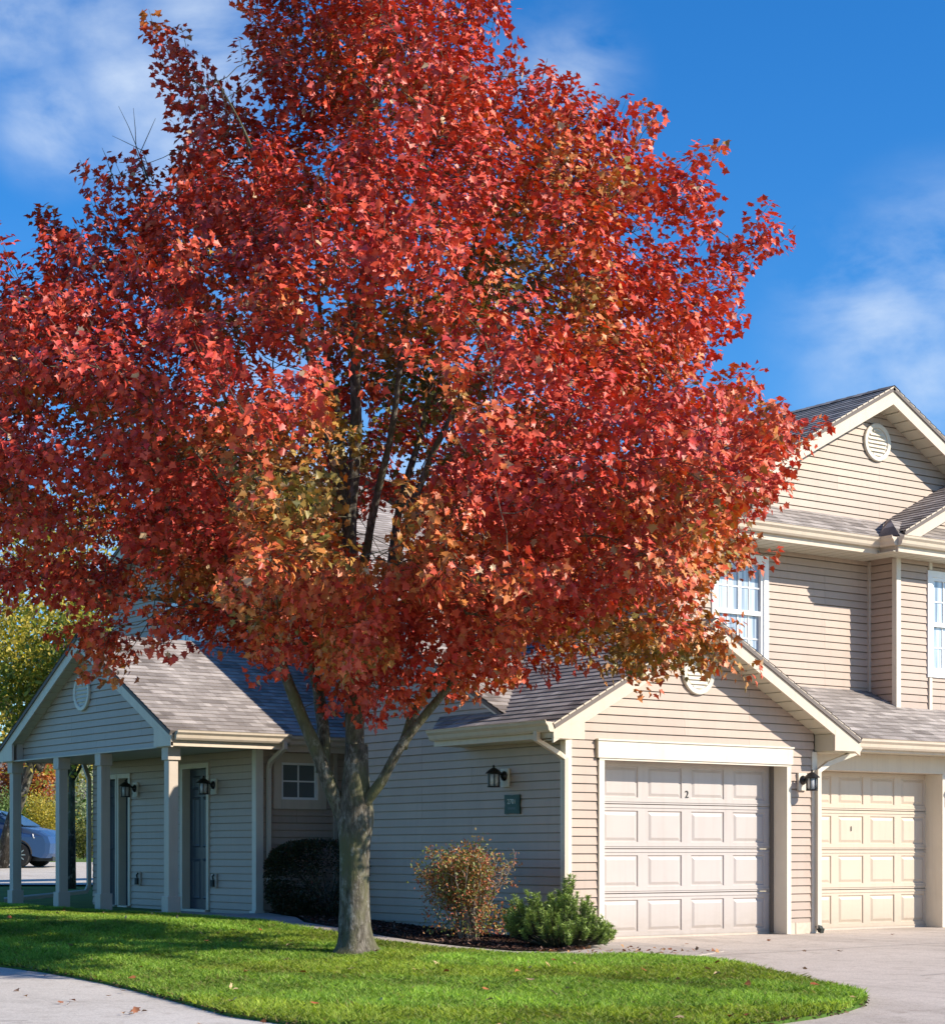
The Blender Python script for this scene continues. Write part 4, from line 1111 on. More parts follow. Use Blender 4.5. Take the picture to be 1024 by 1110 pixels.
for i, p in enumerate(PAR):
    if p >= 0: ch[p].append(i)
acc = np.zeros(nn)
order = sorted(range(nn), key=lambda i: -i)
for i in order:
    a = acc[i] if acc[i] > 0 else .0042 ** 2.4
    rad[i] = a ** (1 / 2.4)
    if PAR[i] >= 0: acc[PAR[i]] += a
rad = np.clip(rad, .004, .05)
for i in range(NFIX): rad[i] = fixr[i]
W3 = l2w(NP_)
maple = empty('red_maple', tuple(TB), 'large red maple with grey trunk and crimson autumn crown on the front lawn', 'tree')
tr = MB()
# trunk with root flare: rings with lobed radius
zs = [(-.10, .33), (0.0, .275), (.04, .235), (.10, .200), (.18, .178), (.3, .162), (.5, .151), (.8, .147), (1.05, .150), (1.2, .156), (1.35, .162), (1.48, .160), (1.6, .150), (1.75, .138), (1.95, .124), (2.15, .115)]
ns = 28; rg = []
for z, r_ in zs:
    row = []; fl = max(0, 1 - z / .3)
    cx, cyy = -.01 + (.02 * max(0, z - 1.0)), 0
    for k in range(ns):
        a = 2 * math.pi * k / ns
        rr = r_ * (1 + .16 * fl * math.sin(3 * a + .8) * (1 if fl > 0 else 0) + .09 * fl * math.sin(5 * a + 2) + .035 * math.sin(4 * a + z * 1.5) + .02 * math.sin(7 * a + z * 6) + random.uniform(-.012, .012))
        if 1.15 < z < 1.7: rr *= 1 + .12 * math.sin((z - 1.15) / .55 * math.pi) * math.cos(2 * a)
        row.append(tr.pt((TB.x + (cx + rr * math.cos(a)) * RT[0] + (cyy + rr * math.sin(a)) * FW[0], TB.y + (cx + rr * math.cos(a)) * RT[1] + (cyy + rr * math.sin(a)) * FW[1], TB.z + .02 + z)))
    rg.append(row)
for i in range(len(rg) - 1):
    for k in range(ns): tr.f.append([rg[i][k], rg[i][(k + 1) % ns], rg[i + 1][(k + 1) % ns], rg[i + 1][k]]); tr.uv.append(None)
tr.f.append(rg[-1]); tr.uv.append(None)
for c in limb_chains:
    pts = [W3[i] for i in c]; rr = [fixr[i] * (1 + .05 * math.sin(i * 1.7)) for i in c]
    tr.tube(pts, rr, 12, True)
# bark knot where the right limb leaves
tr.build('trunk', M['bark'], maple, smooth=True)
br = MB()
for i in range(NFIX, nn):
    if PAR[i] < NFIX or ch[PAR[i]][0] != i or rad[PAR[i]] > rad[i] * 1.6:      # chain start
        c = [PAR[i], i]; j = i
        while ch[j]:
            k = max(ch[j], key=lambda q: rad[q])
            if ch[j][0] != k or rad[j] > rad[k] * 1.6: break
            c.append(k); j = k
        rr = [rad[q] for q in c]; rr[0] = rr[1]
        br.tube([W3[q] for q in c], rr, 6 if rr[1] > .012 else 4, False)
# twigs into every clump, bare twigs on the upper left
CW = l2w(CP)
centre = np.array([0, 0, 4.3])
OD = CP - centre; OD /= np.linalg.norm(OD, axis=1, keepdims=True); OD[:, 2] += .45; OD /= np.linalg.norm(OD, axis=1, keepdims=True)
ODw = l2w(OD + np.array([0, 0, 0])) - l2w(np.zeros((1, 3)))
for i in range(len(CP)):
    a = W3[END[i]]; b = CW[i]; c = b + ODw[i] * .22
    br.tube([a, b, c], [.0045, .0035, .002], 3, False)
for (px, py, dx, dy) in ((150, 165, -22, -50), (148, 165, -4, -48), (152, 168, 16, -40), (60, 262, -2, -38), (118, 180, -8, -20), (155, 165, -34, -18)):
    u0, z0 = uz(px, py); p = np.array([[u0 + .1, 0, z0 - .3], [u0, 0, z0], [u0 + dx / S0 * .5, .05, z0 - dy / S0 * .55], [u0 + dx / S0, .05, z0 - dy / S0]])
    br.tube(list(l2w(p)), [.007, .005, .004, .002], 4, False)
br.build('branches', M['bark'], maple, smooth=True)
# leaves
def maple_leaves():
    n_per = rng.integers(23, 40, len(CP))
    idx = np.repeat(np.arange(len(CP)), n_per); n = len(idx)
    ax = OD[idx]
    # point in an elongated spray around the twig
    t = rng.beta(1.3, 1.0, n) * .40 - .16
    sc = rng.uniform(.75, 1.2, len(CP))[idx]
    rad_ = (.155 - .10 * np.clip(t / .24, 0, 1) ** 2) * sc
    q = rng.normal(size=(n, 3)); q -= ax * np.sum(q * ax, 1, keepdims=True); q /= np.linalg.norm(q, axis=1, keepdims=True)
    rr = rad_ * np.sqrt(rng.random(n))
    P = CP[idx] + ax * (t * sc)[:, None] + q * rr[:, None]
    P[:, 2] -= rr * .15
    tip = q * .8 + ax * .45 + rng.normal(0, .35, (n, 3)); tip[:, 2] -= .55
    bc = BP[near_bough_idx[idx]]; ov = P - bc; ov[:, 2] *= 1.5; ov /= np.linalg.norm(ov, axis=1, keepdims=True) + 1e-6
    nr = ov * .95 + np.array([.1, -.12, .45]) + rng.normal(0, .40, (len(CP), 3))[idx] + rng.normal(0, .24, (n, 3))
    size = rng.uniform(.050, .094, n)
    # hue: crimson outside, olive and orange inside and low on the right side
    dep = CD[idx]; u, w, z = P.T
    nz = valnoise(P, 1.1, 5); nz2 = valnoise(P, 2.6, 9)
    g = np.clip((dep - .5) * .42, 0, .75) + np.clip((5.2 - z) * .12, 0, .24) * np.clip((u + 2.6) * .6, 0, 1) + np.clip((u - .4) * .05, 0, .12) * np.clip((6.8 - z) * .6, 0, 1) + (nz - .5) * .62 + (nz2 - .5) * .85 + .04
    g = g + rng.normal(0, .15, n)
    g = np.where(g > .55, .55 + (g - .55) * .6, g); g = np.clip(g, 0, 1)[:, None]
    crim = np.array([.52, .045, .042]); red = np.array([.68, .105, .048]); oran = np.array([.60, .19, .05]); oliv = np.array([.30, .21, .045]); gre = np.array([.13, .15, .03])
    m1 = rng.random((n, 1))
    c = crim * (1 - m1) + red * m1
    s_ = [0, .30, .55, .78, 1.0]; cols = [c, red + 0 * c, oran + 0 * c, oliv + 0 * c, gre + 0 * c]
    out = c.copy()
    for i in range(4):
        k = ((g[:, 0] >= s_[i]) & (g[:, 0] <= s_[i + 1])); f = ((g[k] - s_[i]) / (s_[i + 1] - s_[i]))
        out[k] = cols[i][k] * (1 - f) + cols[i + 1][k] * f
    out *= rng.uniform(.60, 1.22, (n, 1))
    pale = rng.random(n) < .012; out[pale] = np.array([.55, .38, .22])
    leaves('crown', l2w(P), l2w(tip) - l2w(np.zeros((1, 3))), l2w(nr) - l2w(np.zeros((1, 3))), size, out, M['leaf'], maple)
    print('leaves', n, 'clumps', len(CP), 'nodes', nn)
maple_leaves()

# ------------------------------------------------------------------ shrubs by the wall
def blob_leaves(c, rx, ry, rz, n, shell=.5, flat=0):
    q = rng.normal(size=(n, 3)); q /= np.linalg.norm(q, axis=1, keepdims=True)
    r_ = (shell + (1 - shell) * rng.random(n)) ** 1.0
    P = q * r_[:, None] * np.array([rx, ry, rz]) + np.array(c); return P, q
# clipped dark hedge under the window
hx, hy = -.16, 4.92
hg = empty('hedge', (hx, hy, gz(hx, hy)), 'dark clipped rounded hedge bush in the shade under the small window', 'bush')
n = 26000; q = rng.normal(size=(n, 3)); q /= np.linalg.norm(q, axis=1, keepdims=True)
sq = np.sign(q) * np.abs(q) ** .62; sq *= (.80 + .2 * rng.random(n) ** .5)[:, None]
bumpy = 1 + .05 * (valnoise(q * 3, 2, 4) - .5)[:, None]
P = sq * bumpy * np.array([.84, .62, .52]) + np.array([0, 0, .52])
Pw = np.stack([hx + P[:, 0] * RT[0] + P[:, 1] * FW[0], hy + P[:, 0] * RT[1] + P[:, 1] * FW[1], gz(hx, hy) + P[:, 2]], 1)
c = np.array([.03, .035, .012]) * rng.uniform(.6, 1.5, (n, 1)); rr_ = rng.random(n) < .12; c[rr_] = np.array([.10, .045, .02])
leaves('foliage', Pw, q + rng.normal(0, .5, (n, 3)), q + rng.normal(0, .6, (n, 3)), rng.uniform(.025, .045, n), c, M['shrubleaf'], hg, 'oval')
m = MB()
for k in range(26):
    a = random.uniform(0, 6.28); e = random.uniform(.2, .6)
    m.tube([(hx, hy, gz(hx, hy)), (hx + .3 * e * math.cos(a), hy + .3 * e * math.sin(a), gz(hx, hy) + .3), (hx + e * math.cos(a), hy + e * math.sin(a), gz(hx, hy) + .75)], [.015, .01, .005], 5, False)
m.build('stems', M['barkdark'], hg)
# loose deciduous shrub with bare stems
def dec_shrub():
    x0, y0 = -.92, .62; g0 = gz(x0, y0)
    t = empty('autumn_shrub', (x0, y0, g0), 'half-bare shrub with yellow and orange leaves beside the shaded garage wall', 'bush')
    st = MB(); tips = []
    for k in range(46):
        a = random.uniform(0, 6.28); e = random.uniform(.15, .58); hgt = random.uniform(.72, 1.02)
        b = (x0 + .10 * math.cos(a), y0 + .10 * math.sin(a), g0)
        u = e * math.cos(a); w = e * math.sin(a)
        p1 = (x0 + (u * .45) * RT[0] + w * .45 * FW[0] + random.uniform(-.05, .05), y0 + u * .45 * RT[1] + w * .45 * FW[1] + random.uniform(-.05, .05), g0 + hgt * .45)
        p2 = (x0 + u * .85 * RT[0] + w * .85 * FW[0] + random.uniform(-.06, .06), y0 + u * .85 * RT[1] + w * .85 * FW[1] + random.uniform(-.06, .06), g0 + hgt * .78)
        p3 = (x0 + u * RT[0] + w * FW[0], y0 + u * RT[1] + w * FW[1], g0 + hgt)
        st.tube([b, p1, p2, p3], [.011, .008, .006, .003], 5, False)
        for f, (A, B) in enumerate(((p1, p2), (p2, p3))):
            for j in range(5):
                s_ = random.random(); q = Vector(A).lerp(Vector(B), s_); d = Vector((random.gauss(0, 1), random.gauss(0, 1), random.uniform(0, 1.2))).normalized() * random.uniform(.08, .2)
                st.tube([q, q + d * .6 + Vector((0, 0, .02)), q + d], [.004, .003, .0015], 3, False); tips.append((tuple(q + d), u))
        tips.append((p3, u))
    st.build('stems', M['twig'], t)
    P = []; U_ = []
    for (q, u) in tips:
        f = 1.7 if u < .12 else .40
        for j in range(int(random.randint(7, 16) * f)):
            P.append([q[0] + random.gauss(0, .045), q[1] + random.gauss(0, .045), q[2] + random.gauss(0, .045)]); U_.append(u)
    for j in range(2000):   # low fill
        a = random.uniform(0, 6.28); e = random.uniform(.1, .56); zz_ = random.uniform(.08, .42 if math.cos(a) * RT[0] + math.sin(a) * RT[1] > .1 else .85); P.append([x0 + e * math.cos(a), y0 + e * math.sin(a), g0 + zz_]); U_.append(0)
    P = np.array(P); n = len(P); U_ = np.array(U_)
    pal = np.array([[.38, .17, .05], [.45, .15, .07], [.19, .21, .05], [.12, .16, .04], [.45, .31, .10], [.36, .10, .06]])
    hh = (P[:, 2] - g0)
    pick = rng.choice(6, n, p=[.20, .14, .22, .20, .12, .12]); c = pal[pick] * rng.uniform(.7, 1.3, (n, 1))
    leaves('foliage', P, rng.normal(0, 1, (n, 3)), rng.normal(0, .7, (n, 3)) + np.array([0, -.2, .6]), rng.uniform(.028, .05, n), c, M['shrubleaf'], t, 'oval')
dec_shrub()
# evergreen with upright needle tufts
def evergreen():
    x0, y0 = -.66, -.72; g0 = gz(x0, y0) + .015
    t = empty('dwarf_pine', (x0, y0, g0), 'low dark green evergreen shrub with upright tufts at the garage corner', 'bush')
    st = MB(); NPs = []; ND = []; NC = []
    for k in range(330):
        a = random.uniform(0, 2 * math.pi); e = math.sqrt(random.random()) 
        u = math.cos(a) * .62 * e; w = math.sin(a) * .46 * e
        hgt = .64 * (1 - .55 * e ** 2) * random.uniform(.5, 1.15) * (1 + .22 * math.sin(u * 9 + w * 5)) 
        if u > .15: hgt *= .8
        bx, by = x0 + (u * .25) * RT[0] + w * .25 * FW[0], y0 + u * .25 * RT[1] + w * .25 * FW[1]
        tx, ty = x0 + u * RT[0] + w * FW[0], y0 + u * RT[1] + w * FW[1]
        base = Vector((bx, by, g0)); top = Vector((tx, ty, g0 + hgt)); mid = base.lerp(top, .55) + Vector(((tx - bx) * .22, (ty - by) * .22, -.03))
        st.tube([base, mid, top], [.007, .005, .003], 4, False)
        d = (top - mid).normalized(); L = min(.15, (top - mid).length + .03)
        for j in range(95):
            s_ = random.random(); q = top - d * L * (1 - s_)
            r_ = Vector((random.gauss(0, 1), random.gauss(0, 1), random.gauss(0, 1))); r_ = (r_ - d * r_.dot(d)).normalized()
            dr = (d * random.uniform(.3, .9) + r_).normalized()
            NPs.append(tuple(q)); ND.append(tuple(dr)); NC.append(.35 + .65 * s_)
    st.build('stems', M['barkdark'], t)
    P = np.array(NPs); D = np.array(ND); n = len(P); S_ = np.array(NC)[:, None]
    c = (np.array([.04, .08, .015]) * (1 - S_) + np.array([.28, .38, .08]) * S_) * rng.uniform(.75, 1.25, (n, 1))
    sd = np.cross(D, rng.normal(size=(n, 3))); sd /= np.linalg.norm(sd, axis=1, keepdims=True); L = rng.uniform(.035, .060, n)[:, None]; w = .0045
    V = np.stack([P - sd * w, P + sd * w, P + D * L], 1)
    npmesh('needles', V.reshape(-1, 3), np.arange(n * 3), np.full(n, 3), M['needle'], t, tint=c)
evergreen()

# litter: mulch chips and fallen leaves
def scatter(name, poly, n, size, cols, mm, off, kinds='oval', dens=None, z_up=1.0):
    P = np.array(poly); x = rng.uniform(P[:, 0].min(), P[:, 0].max(), n * 4); y = rng.uniform(P[:, 1].min(), P[:, 1].max(), n * 4)
    k = inside(x, y, poly); x, y = x[k][:n], y[k][:n]; n = len(x)
    pos = np.stack([x, y, GZ(x, y) + off + rng.uniform(0, .012, n)], 1)
    tip = rng.normal(0, 1, (n, 3)); tip[:, 2] *= .25
    nr = rng.normal(0, .35, (n, 3)) + np.array([0, 0, 1.])
    c = np.array(cols)[rng.choice(len(cols), n)] * rng.uniform(.7, 1.2, (n, 1))
    o = leaves(name, pos, tip, nr, rng.uniform(*size, n), c, mm, None, kinds); o['kind'] = 'stuff'; return o
scatter('mulch_chips', BED, 9000, (.02, .06), [(.05, .028, .02), (.10, .05, .035), (.16, .085, .06), (.03, .018, .014), (.2, .12, .09)], M['litter'], .018)
scatter('fallen_leaves', LAWN, 130, (.05, .085), [(.42, .26, .12), (.5, .36, .2), (.35, .10, .04), (.45, .16, .06)], M['litter'], .07, 'maple')
scatter('dry_leaves', [(-1.5, -1.2), (-.3, -1.0), (.4, -2.5), (-1.0, -2.4)], 60, (.04, .06), [(.30, .12, .06), (.4, .22, .1)], M['litter'], .02, 'maple')
scatter('drive_leaves', [(-1.0, -3), (0, -1.2), (9, -.5), (9, -7), (-.8, -8)], 34, (.04, .07), [(.34, .15, .08), (.25, .16, .1)], M['litter'], .01, 'maple')
scatter('street_leaves', [(-6.7, 1), (-6.6, -2), (-7.2, -6), (-8.4, -6), (-7.4, 1)], 20, (.04, .065), [(.30, .12, .06), (.4, .22, .1), (.22, .13, .08)], M['litter'], .012, 'maple')
# dead-leaf and soil edge of the lawn along the concrete
def edging():
    n = 5200; L = LAWN + [LAWN[0]]; seg = [(Vector(a), Vector(b)) for a, b in zip(L[:-1], L[1:])]
    w = np.array([(b - a).length for a, b in seg]); pick = rng.choice(len(seg), n, p=w / w.sum())
    P = []
    for i in pick:
        a, b = seg[i]; p = a.lerp(b, random.random()); d = (b - a).normalized(); s_ = random.uniform(-.015, .05)
        p = p + Vector((d.y, -d.x)) * (s_ if True else 0); P.append((p.x, p.y, gz(p.x, p.y) + random.uniform(.002, .03)))
    P = np.array(P)
    c = np.array([(.10, .06, .035), (.2, .12, .07), (.06, .05, .02)])[rng.choice(3, n)] * rng.uniform(.6, 1.2, (n, 1))
    leaves('lawn_edge_litter', P, rng.normal(0, 1, (n, 3)) * np.array([1, 1, .3]), rng.normal(0, .4, (n, 3)) + np.array([0, 0, 1]), rng.uniform(.015, .045, n), c, M['litter'], None, 'oval')['kind'] = 'stuff'
edging()

# ------------------------------------------------------------------ beyond the porch
def bg_tree(name, r_, d, hgt, cr, cz, cols, label, n=5000, leaf=.16, trunk=.12, lean=0., group=None, squash=1.0, cat='tree', low=None, zc=None):
    x, y = wxy(r_, d); g0 = gz(x, y)
    t = empty(name, (x, y, g0), label, cat, group)
    if trunk:
        m = MB(); tx = x + lean * RT[0]; ty = y + lean * RT[1]
        m.tube([(x, y, g0 - .1), (x + (tx - x) * .3, y + (ty - y) * .3, g0 + cz * .35), (tx, ty, g0 + cz), (tx, ty, g0 + cz + cr * .6)], [trunk * 1.2, trunk, trunk * .75, trunk * .3], 10)
        for k in range(9):
            a = random.uniform(0, 6.28); s_ = random.uniform(.5, .9)
            m.tube([(tx, ty, g0 + cz * random.uniform(.7, 1)), (tx + cr * s_ * .5 * math.cos(a), ty + cr * s_ * .5 * math.sin(a), g0 + cz + cr * .3), (tx + cr * s_ * math.cos(a), ty + cr * s_ * math.sin(a), g0 + cz + cr * random.uniform(.3, .8))], [trunk * .45, trunk * .3, .02], 5)
        m.build('trunk', M['barkdark'], t, smooth=True)
    else: tx, ty = x, y
    nc = 60; q = rng.normal(size=(nc, 3)); q /= np.linalg.norm(q, axis=1, keepdims=True)
    cc = q * (rng.uniform(.35, .95, nc) * cr)[:, None] * np.array([1, 1, squash]) + np.array([tx, ty, g0 + (cz + cr * squash * .7 if trunk else cr * squash * .8)])
    k = rng.integers(0, nc, n); P = cc[k] + rng.normal(0, cr * .17, (n, 3))
    P = P[P[:, 2] > g0 + (low or .05)]; k = k[:len(P)]; n = len(P)
    ci = rng.choice(len(cols), nc); c = np.array(cols)[np.where(rng.random(n) < .7, ci[k], rng.choice(len(cols), n))] * rng.uniform(.65, 1.25, (n, 1))
    leaves('crown' if trunk else 'foliage', P, rng.normal(0, 1, (n, 3)) - np.array([0, 0, .3]), rng.normal(0, .6, (n, 3)) + np.array([.1, -.3, .7]), rng.uniform(leaf * .7, leaf * 1.3, n), c, M['leafbg'], t, 'oval')
    return t
YG = [(.34, .30, .05), (.22, .25, .04), (.48, .38, .06), (.16, .19, .03)]
DG = [(.06, .09, .02), (.10, .13, .03), (.16, .17, .04), (.22, .20, .05)]
OR = [(.50, .16, .05), (.55, .24, .06), (.42, .10, .04)]
YE = [(.50, .38, .06), (.42, .36, .06), (.36, .30, .05)]
GR = [(.16, .24, .06), (.26, .34, .12), (.10, .16, .04)]
bg_tree('leaning_tree', -12.3, 50, 9, 3.6, 3.5, YE + YG[:1], 'yellow-green tree with a dark leaning trunk at the left edge behind the porch', 13000, .15, .17, lean=1.1)
bg_tree('shade_tree', -7.75, 37.2, 7, 1.75, 2.75, YG, 'yellow-green tree with straight dark trunk seen between the porch columns', 9000, .12, .075)
bg_tree('far_tree', -19, 62, 10, 5, 3.6, [(.5, .34, .06), (.40, .30, .06), (.3, .26, .06)], 'golden tree far off at the left edge above the porch roof', 9000, .22, .2)
bg_tree('orange_tree', -17.1, 75, 6, 1.3, 2.5, OR, 'small bright orange tree far beyond the parked car', 5000, .11, .10)
bg_tree('yellow_bush', -15.75, 70, 3, 1.45, 0, YE, 'rounded yellow bush beyond the parked car between the first two columns', 7000, .09, 0, squash=.9, cat='bush')
bg_tree('green_bush', -17.0, 69, 3, 1.1, 0, GR, 'pale green bush beyond the car at the left edge', 5000, .09, 0, squash=1.3, cat='bush')
bg_tree('dark_bush', -12.15, 60, 3, .80, 0, DG, 'dark green bush seen beside the porch wall', 4500, .07, 0, squash=.9, cat='bush')
bg_tree('pale_tree', -16.3, 80, 7, 2.0, 1.6, [(.36, .42, .24), (.28, .36, .14), (.45, .45, .25)], 'pale green tree far behind the porch between column and wall', 6000, .12, .12, low=.5)
bg_tree('red_bush', -18.4, 76, 5, 1.3, 1.8, [(.40, .08, .05), (.45, .16, .06)], 'low red tree far off at the left edge beyond the car', 3500, .11, .1)
for k, (r_, d, hh) in enumerate(((-34, 118, 4.5), (-29, 120, 5.0), (-24.5, 116, 4.2), (-20, 121, 5), (-15.5, 117, 4.5), (-40, 120, 5))):
    kind = ['tall far green tree at the far end of the background row', 'far yellowish tree in the background row', 'far green tree just left of the shaded column gap', 'far yellow tree behind the pale tree', 'far green tree directly behind the porch wall', 'far olive tree farthest left in the background row'][k]
    bg_tree('distant_tree', r_, d, 8, hh, 2.0, [GR, YG, DG, YE, GR, YG][k], kind, 3000, .34, .18, group='row of distant trees', low=.6)
# distant house
x, y = wxy(-22.8, 104); g0 = gz(x, y)
dh = empty('distant_house', (x, y, g0), 'pale distant house with grey roof behind the far trees', 'house', rz=-ANG)
m = MB(); m.box(-7, 7, -4, 4, -.2, 2.9); o = m.build('wall', M['siding'], None); o.parent = dh
m = MB(); m.prism([(-7.5, -4.6, 2.8), (-7.5, 4.6, 2.8), (-7.5, 0, 5.2)], (15, 0, 0)); o = m.build('roof', M['shingle'], None); o.parent = dh
for xx in (-4.5, -1.5, 2.5, 5):
    m = MB(); m.box(xx, xx + 1.1, -4.05, -3.98, 1.0, 2.2); o = m.build('window', M['glassdark'], None); o.parent = dh

# ------------------------------------------------------------------ parked car
def car():
    wx, wy = wxy(-11.75, 51.0); g0 = gz(wx, wy) + .01       # under the front wheels
    ang = math.radians(-36 - 6)                             # heading: towards the right of the picture, slightly to the viewer
    t = empty('parked_car', (wx, wy, g0), 'light blue parked car showing its bonnet and front wheel behind the porch columns', 'car', rz=ang)
    blue = mat('car_paint', (.045, .10, .22), .25, .6, .3); 
    # local x forward, nose at x=.92, tail at -3.55, half width .9
    prof = [(-3.5, .55), (-3.52, .95), (-3.35, 1.12), (-2.95, 1.42), (-2.3, 1.56), (-1.3, 1.58), (-.55, 1.42), (.02, 1.06), (.55, .97), (.86, .80), (.93, .62), (.90, .36), (.80, .24)] + [(.39 * math.cos(math.pi * k / 8), .30 + .37 * math.sin(math.pi * k / 8)) for k in range(9)] + [(-2.65 + .39 * math.cos(math.pi * k / 8), .30 + .37 * math.sin(math.pi * k / 8)) for k in range(9)] + [(-3.4, .26)]
    def section(y, sc, drop):
        return [(a, y, .24 + (b - .24) * sc if b > .9 else b) for a, b in prof]
    m = MB(); rows = []
    for yy, tum, ins in ((-.90, .62, .06), (-.88, .80, .02), (-.72, .97, .0), (-.3, 1.0, -.015), (.3, 1.0, -.015), (.72, .97, .0), (.88, .80, .02), (.90, .62, .06)):
        row = []
        for a, b in prof:
            top = b > 1.1; zz = b if not top else .98 + (b - .98) * (tum if tum < .9 else 1)
            y2 = yy * (.80 if (top and abs(yy) > .5) else 1)
            a2 = a - ins * 3 if a > .5 else (a + ins * 2 if a < -3.2 else a)
            row.append(m.pt((a2, y2, zz)))
        rows.append(row)
    n = len(prof)
    for i in range(len(rows) - 1):
        for k in range(n): m.f.append([rows[i][k], rows[i][(k + 1) % n], rows[i + 1][(k + 1) % n], rows[i + 1][k]]); m.uv.append(None)
    m.f.append(rows[0][::-1]); m.uv.append(None); m.f.append(rows[-1]); m.uv.append(None)
    o = m.build('body', blue, None, smooth=False); o.parent = t
    for s_ in (-1, 1):
        m = MB(); y = s_ * .80
        m.prism([(-2.9, y, 1.08), (-.15, y, 1.05), (-.62, y * .93, 1.38), (-1.3, y * .9, 1.50), (-2.4, y * .9, 1.48)], (0, s_ * .03, 0)); o = m.build('side_window', M['glassdark'], None); o.parent = t
        m = MB(); m.prism([(.50, s_ * .60, .74), (.86, s_ * .58, .70), (.78, s_ * .86, .70), (.42, s_ * .905, .76), (.40, s_ * .905, .84), (.60, s_ * .70, .88)], (0, 0, .03)); o = m.build('headlight', M['lampglass'], None); o.parent = t
        for wxx in (0, -2.65):
            m = MB(); m.lathe([(.20, -.11), (.30, -.11), (.325, -.08), (.325, .08), (.30, .11), (.20, .11)], (0, 0, 0), 28); m.v = [(wxx + a, s_ * .80 + c, .325 + b) for a, b, c in m.v]
            w = m.build('wheel', M['rubber'], None); w.parent = t
            m = MB(); 
            for k in range(10):
                a = 2 * math.pi * k / 10; ca, sa = math.cos(a), math.sin(a)
                m.prism([(wxx + ca * .04 - sa * .02, s_ * .905, .325 + sa * .04 + ca * .02), (wxx + ca * .21 - sa * .012, s_ * .905, .325 + sa * .21 + ca * .012), (wxx + ca * .21 + sa * .012, s_ * .905, .325 + sa * .21 - ca * .012), (wxx + ca * .04 + sa * .02, s_ * .905, .325 + sa * .04 - ca * .02)], (0, s_ * .012, 0))
            r = m.build('rim', M['brass'], None); r.parent = w
            m = MB(); m.tube([(wxx + .37 * math.cos(q_), s_ * .893, .34 + .37 * math.sin(q_)) for q_ in [math.pi * k / 12 for k in range(13)]], .028, 6); o = m.build('wheel_arch', M['rubber'], None); o.parent = t
    m = MB(); m.prism([(.06, -.66, 1.08), (.06, .66, 1.08), (-.56, .60, 1.44), (-.56, -.60, 1.44)], (.02, 0, .02)); o = m.build('windscreen', M['glassdark'], None); o.parent = t
    m = MB(); m.box(.87, .925, -.5, .5, .34, .60); o = m.build('grille', M['black'], None); o.parent = t
    m = MB(); m.box(-3.4, .85, -.62, .62, .16, .60); o = m.build('underbody', M['black'], None); o.parent = t
car()

# ------------------------------------------------------------------ light and sky
sunvec = Vector((.74, -1.0, .75)).normalized()          # towards the sun
el = math.asin(sunvec.z); az = math.atan2(sunvec.x, sunvec.y)
sl = bpy.data.lights.new('sun', 'SUN'); sl.energy = 5.0; sl.angle = math.radians(.53); sl.color = (1.0, .915, .79)
so = bpy.data.objects.new('sun', sl); so.rotation_euler = sunvec.to_track_quat('Z', 'Y').to_euler(); so.location = (0, 0, 30); COL.objects.link(so)
W = bpy.data.worlds.new('World'); SC.world = W; W.use_nodes = True; nt = W.node_tree
bg = nt.nodes['Background']; sky = nt.nodes.new('ShaderNodeTexSky'); sky.sky_type = 'NISHITA'; sky.sun_disc = False
sky.sun_elevation = el; sky.sun_rotation = az; sky.air_density = 1.0; sky.dust_density = .3; sky.ozone_density = 3.0; sky.altitude = 200
tc = nt.nodes.new('ShaderNodeTexCoord')
def wn(t, **k):
    n = nt.nodes.new(t)
    for a, v in k.items(): setattr(n, a, v)
    return n
mp = wn('ShaderNodeMapping'); mp.inputs['Scale'].default_value = (4.0, 4.0, 8.0); mp.inputs['Rotation'].default_value = (0, .25, .4); nt.links.new(tc.outputs['Generated'], mp.inputs['Vector'])
nz = wn('ShaderNodeTexNoise'); nz.inputs['Scale'].default_value = 2.6; nz.inputs['Detail'].default_value = 10; nz.inputs['Roughness'].default_value = .55; nz.inputs['Distortion'].default_value = .25
nt.links.new(mp.outputs[0], nz.inputs['Vector'])
def ddir(px, py):
    o = (px - 512) / 2085; v = Vector((FW[0] + o * RT[0], FW[1] + o * RT[1], (924 - py) / 2085)); return v.normalized()
total = None
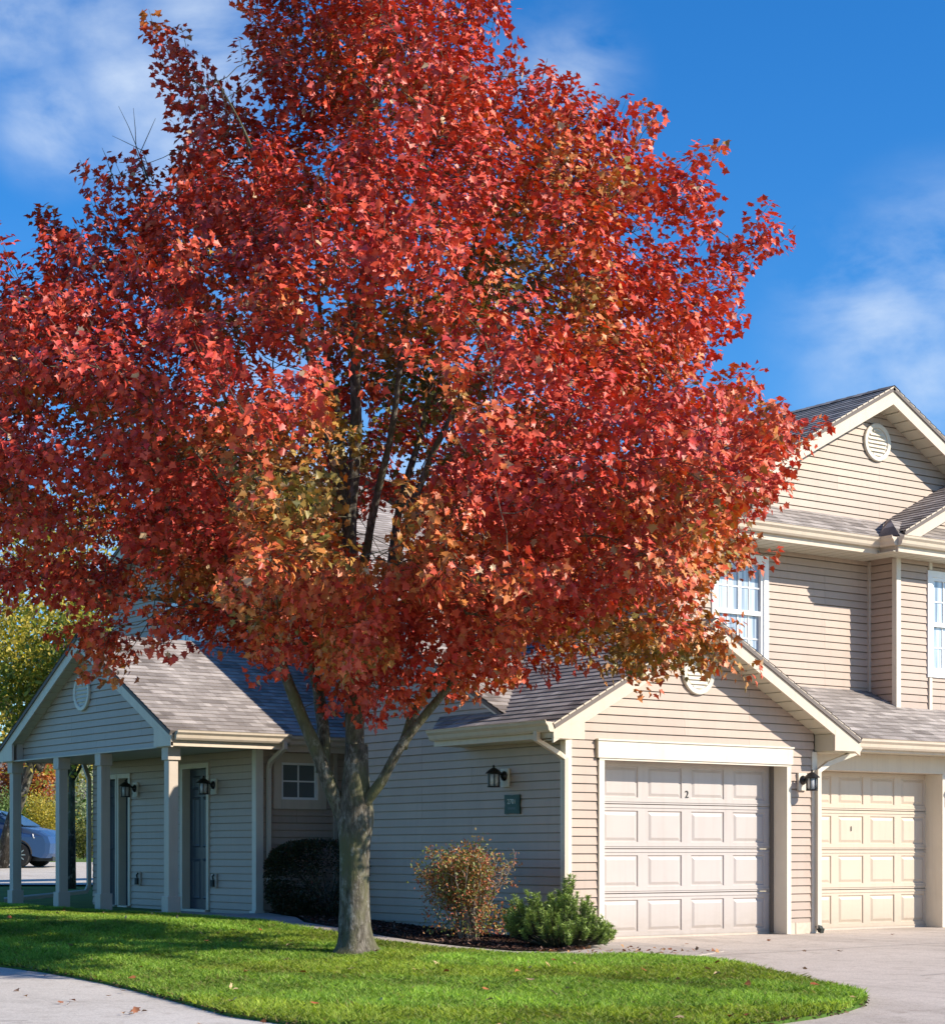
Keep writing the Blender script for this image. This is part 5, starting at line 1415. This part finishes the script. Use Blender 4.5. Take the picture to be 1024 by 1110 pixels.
for (px, py, rr, amp) in ((20, 8, .04, .9), (110, 25, .035, .7), (225, 45, .045, .95), (150, 110, .05, .75), (60, 130, .035, .85), (205, 170, .05, .7), (610, 90, .04, .8), (545, 135, .035, .8), (965, 350, .06, .85), (1015, 310, .06, .7), (1000, 400, .05, .7), (60, 510, .10, 1.0), (170, 470, .08, .7), (440, 560, .12, .65), (285, 400, .06, .5), (-40, 600, .12, .9)):
    d = wn('ShaderNodeVectorMath', operation='DISTANCE'); nt.links.new(tc.outputs['Generated'], d.inputs[0]); d.inputs[1].default_value = ddir(px, py)
    mr = wn('ShaderNodeMapRange', interpolation_type='SMOOTHSTEP'); mr.inputs[1].default_value = 0; mr.inputs[2].default_value = rr * 1.25; mr.inputs[3].default_value = amp; mr.inputs[4].default_value = 0
    nt.links.new(d.outputs['Value'], mr.inputs[0])
    if total is None: total = mr.outputs[0]
    else:
        a = wn('ShaderNodeMath', operation='MAXIMUM'); nt.links.new(total, a.inputs[0]); nt.links.new(mr.outputs[0], a.inputs[1]); total = a.outputs[0]
nr = wn('ShaderNodeMapRange'); nr.inputs[1].default_value = .40; nr.inputs[2].default_value = .74; nt.links.new(nz.outputs['Fac'], nr.inputs[0])
ml = wn('ShaderNodeMath', operation='MULTIPLY'); nt.links.new(total, ml.inputs[0]); nt.links.new(nr.outputs[0], ml.inputs[1])
satn = wn('ShaderNodeHueSaturation'); satn.inputs['Saturation'].default_value = 1.35; satn.inputs['Value'].default_value = 1.0; nt.links.new(sky.outputs[0], satn.inputs['Color'])
mx = wn('ShaderNodeMix', data_type='RGBA'); nt.links.new(ml.outputs[0], mx.inputs[0]); tn = wn('ShaderNodeMix', data_type='RGBA', blend_type='MULTIPLY'); tn.inputs[0].default_value = 1; tn.inputs[7].default_value = (1.12, 1.50, 1.80, 1); nt.links.new(satn.outputs[0], tn.inputs[6]); nt.links.new(tn.outputs[2], mx.inputs[6]); mx.inputs[7].default_value = (7.5, 8.6, 10.0, 1)
nt.links.new(mx.outputs[2], bg.inputs['Color']); bg.inputs['Strength'].default_value = .074

SC.view_settings.view_transform = 'Standard'; SC.view_settings.look = 'None'; SC.view_settings.exposure = 0.53; SC.view_settings.gamma = 1.0
SC.render.engine = 'CYCLES'; SC.cycles.max_bounces = 8; SC.cycles.transparent_max_bounces = 4; SC.cycles.use_denoising = True
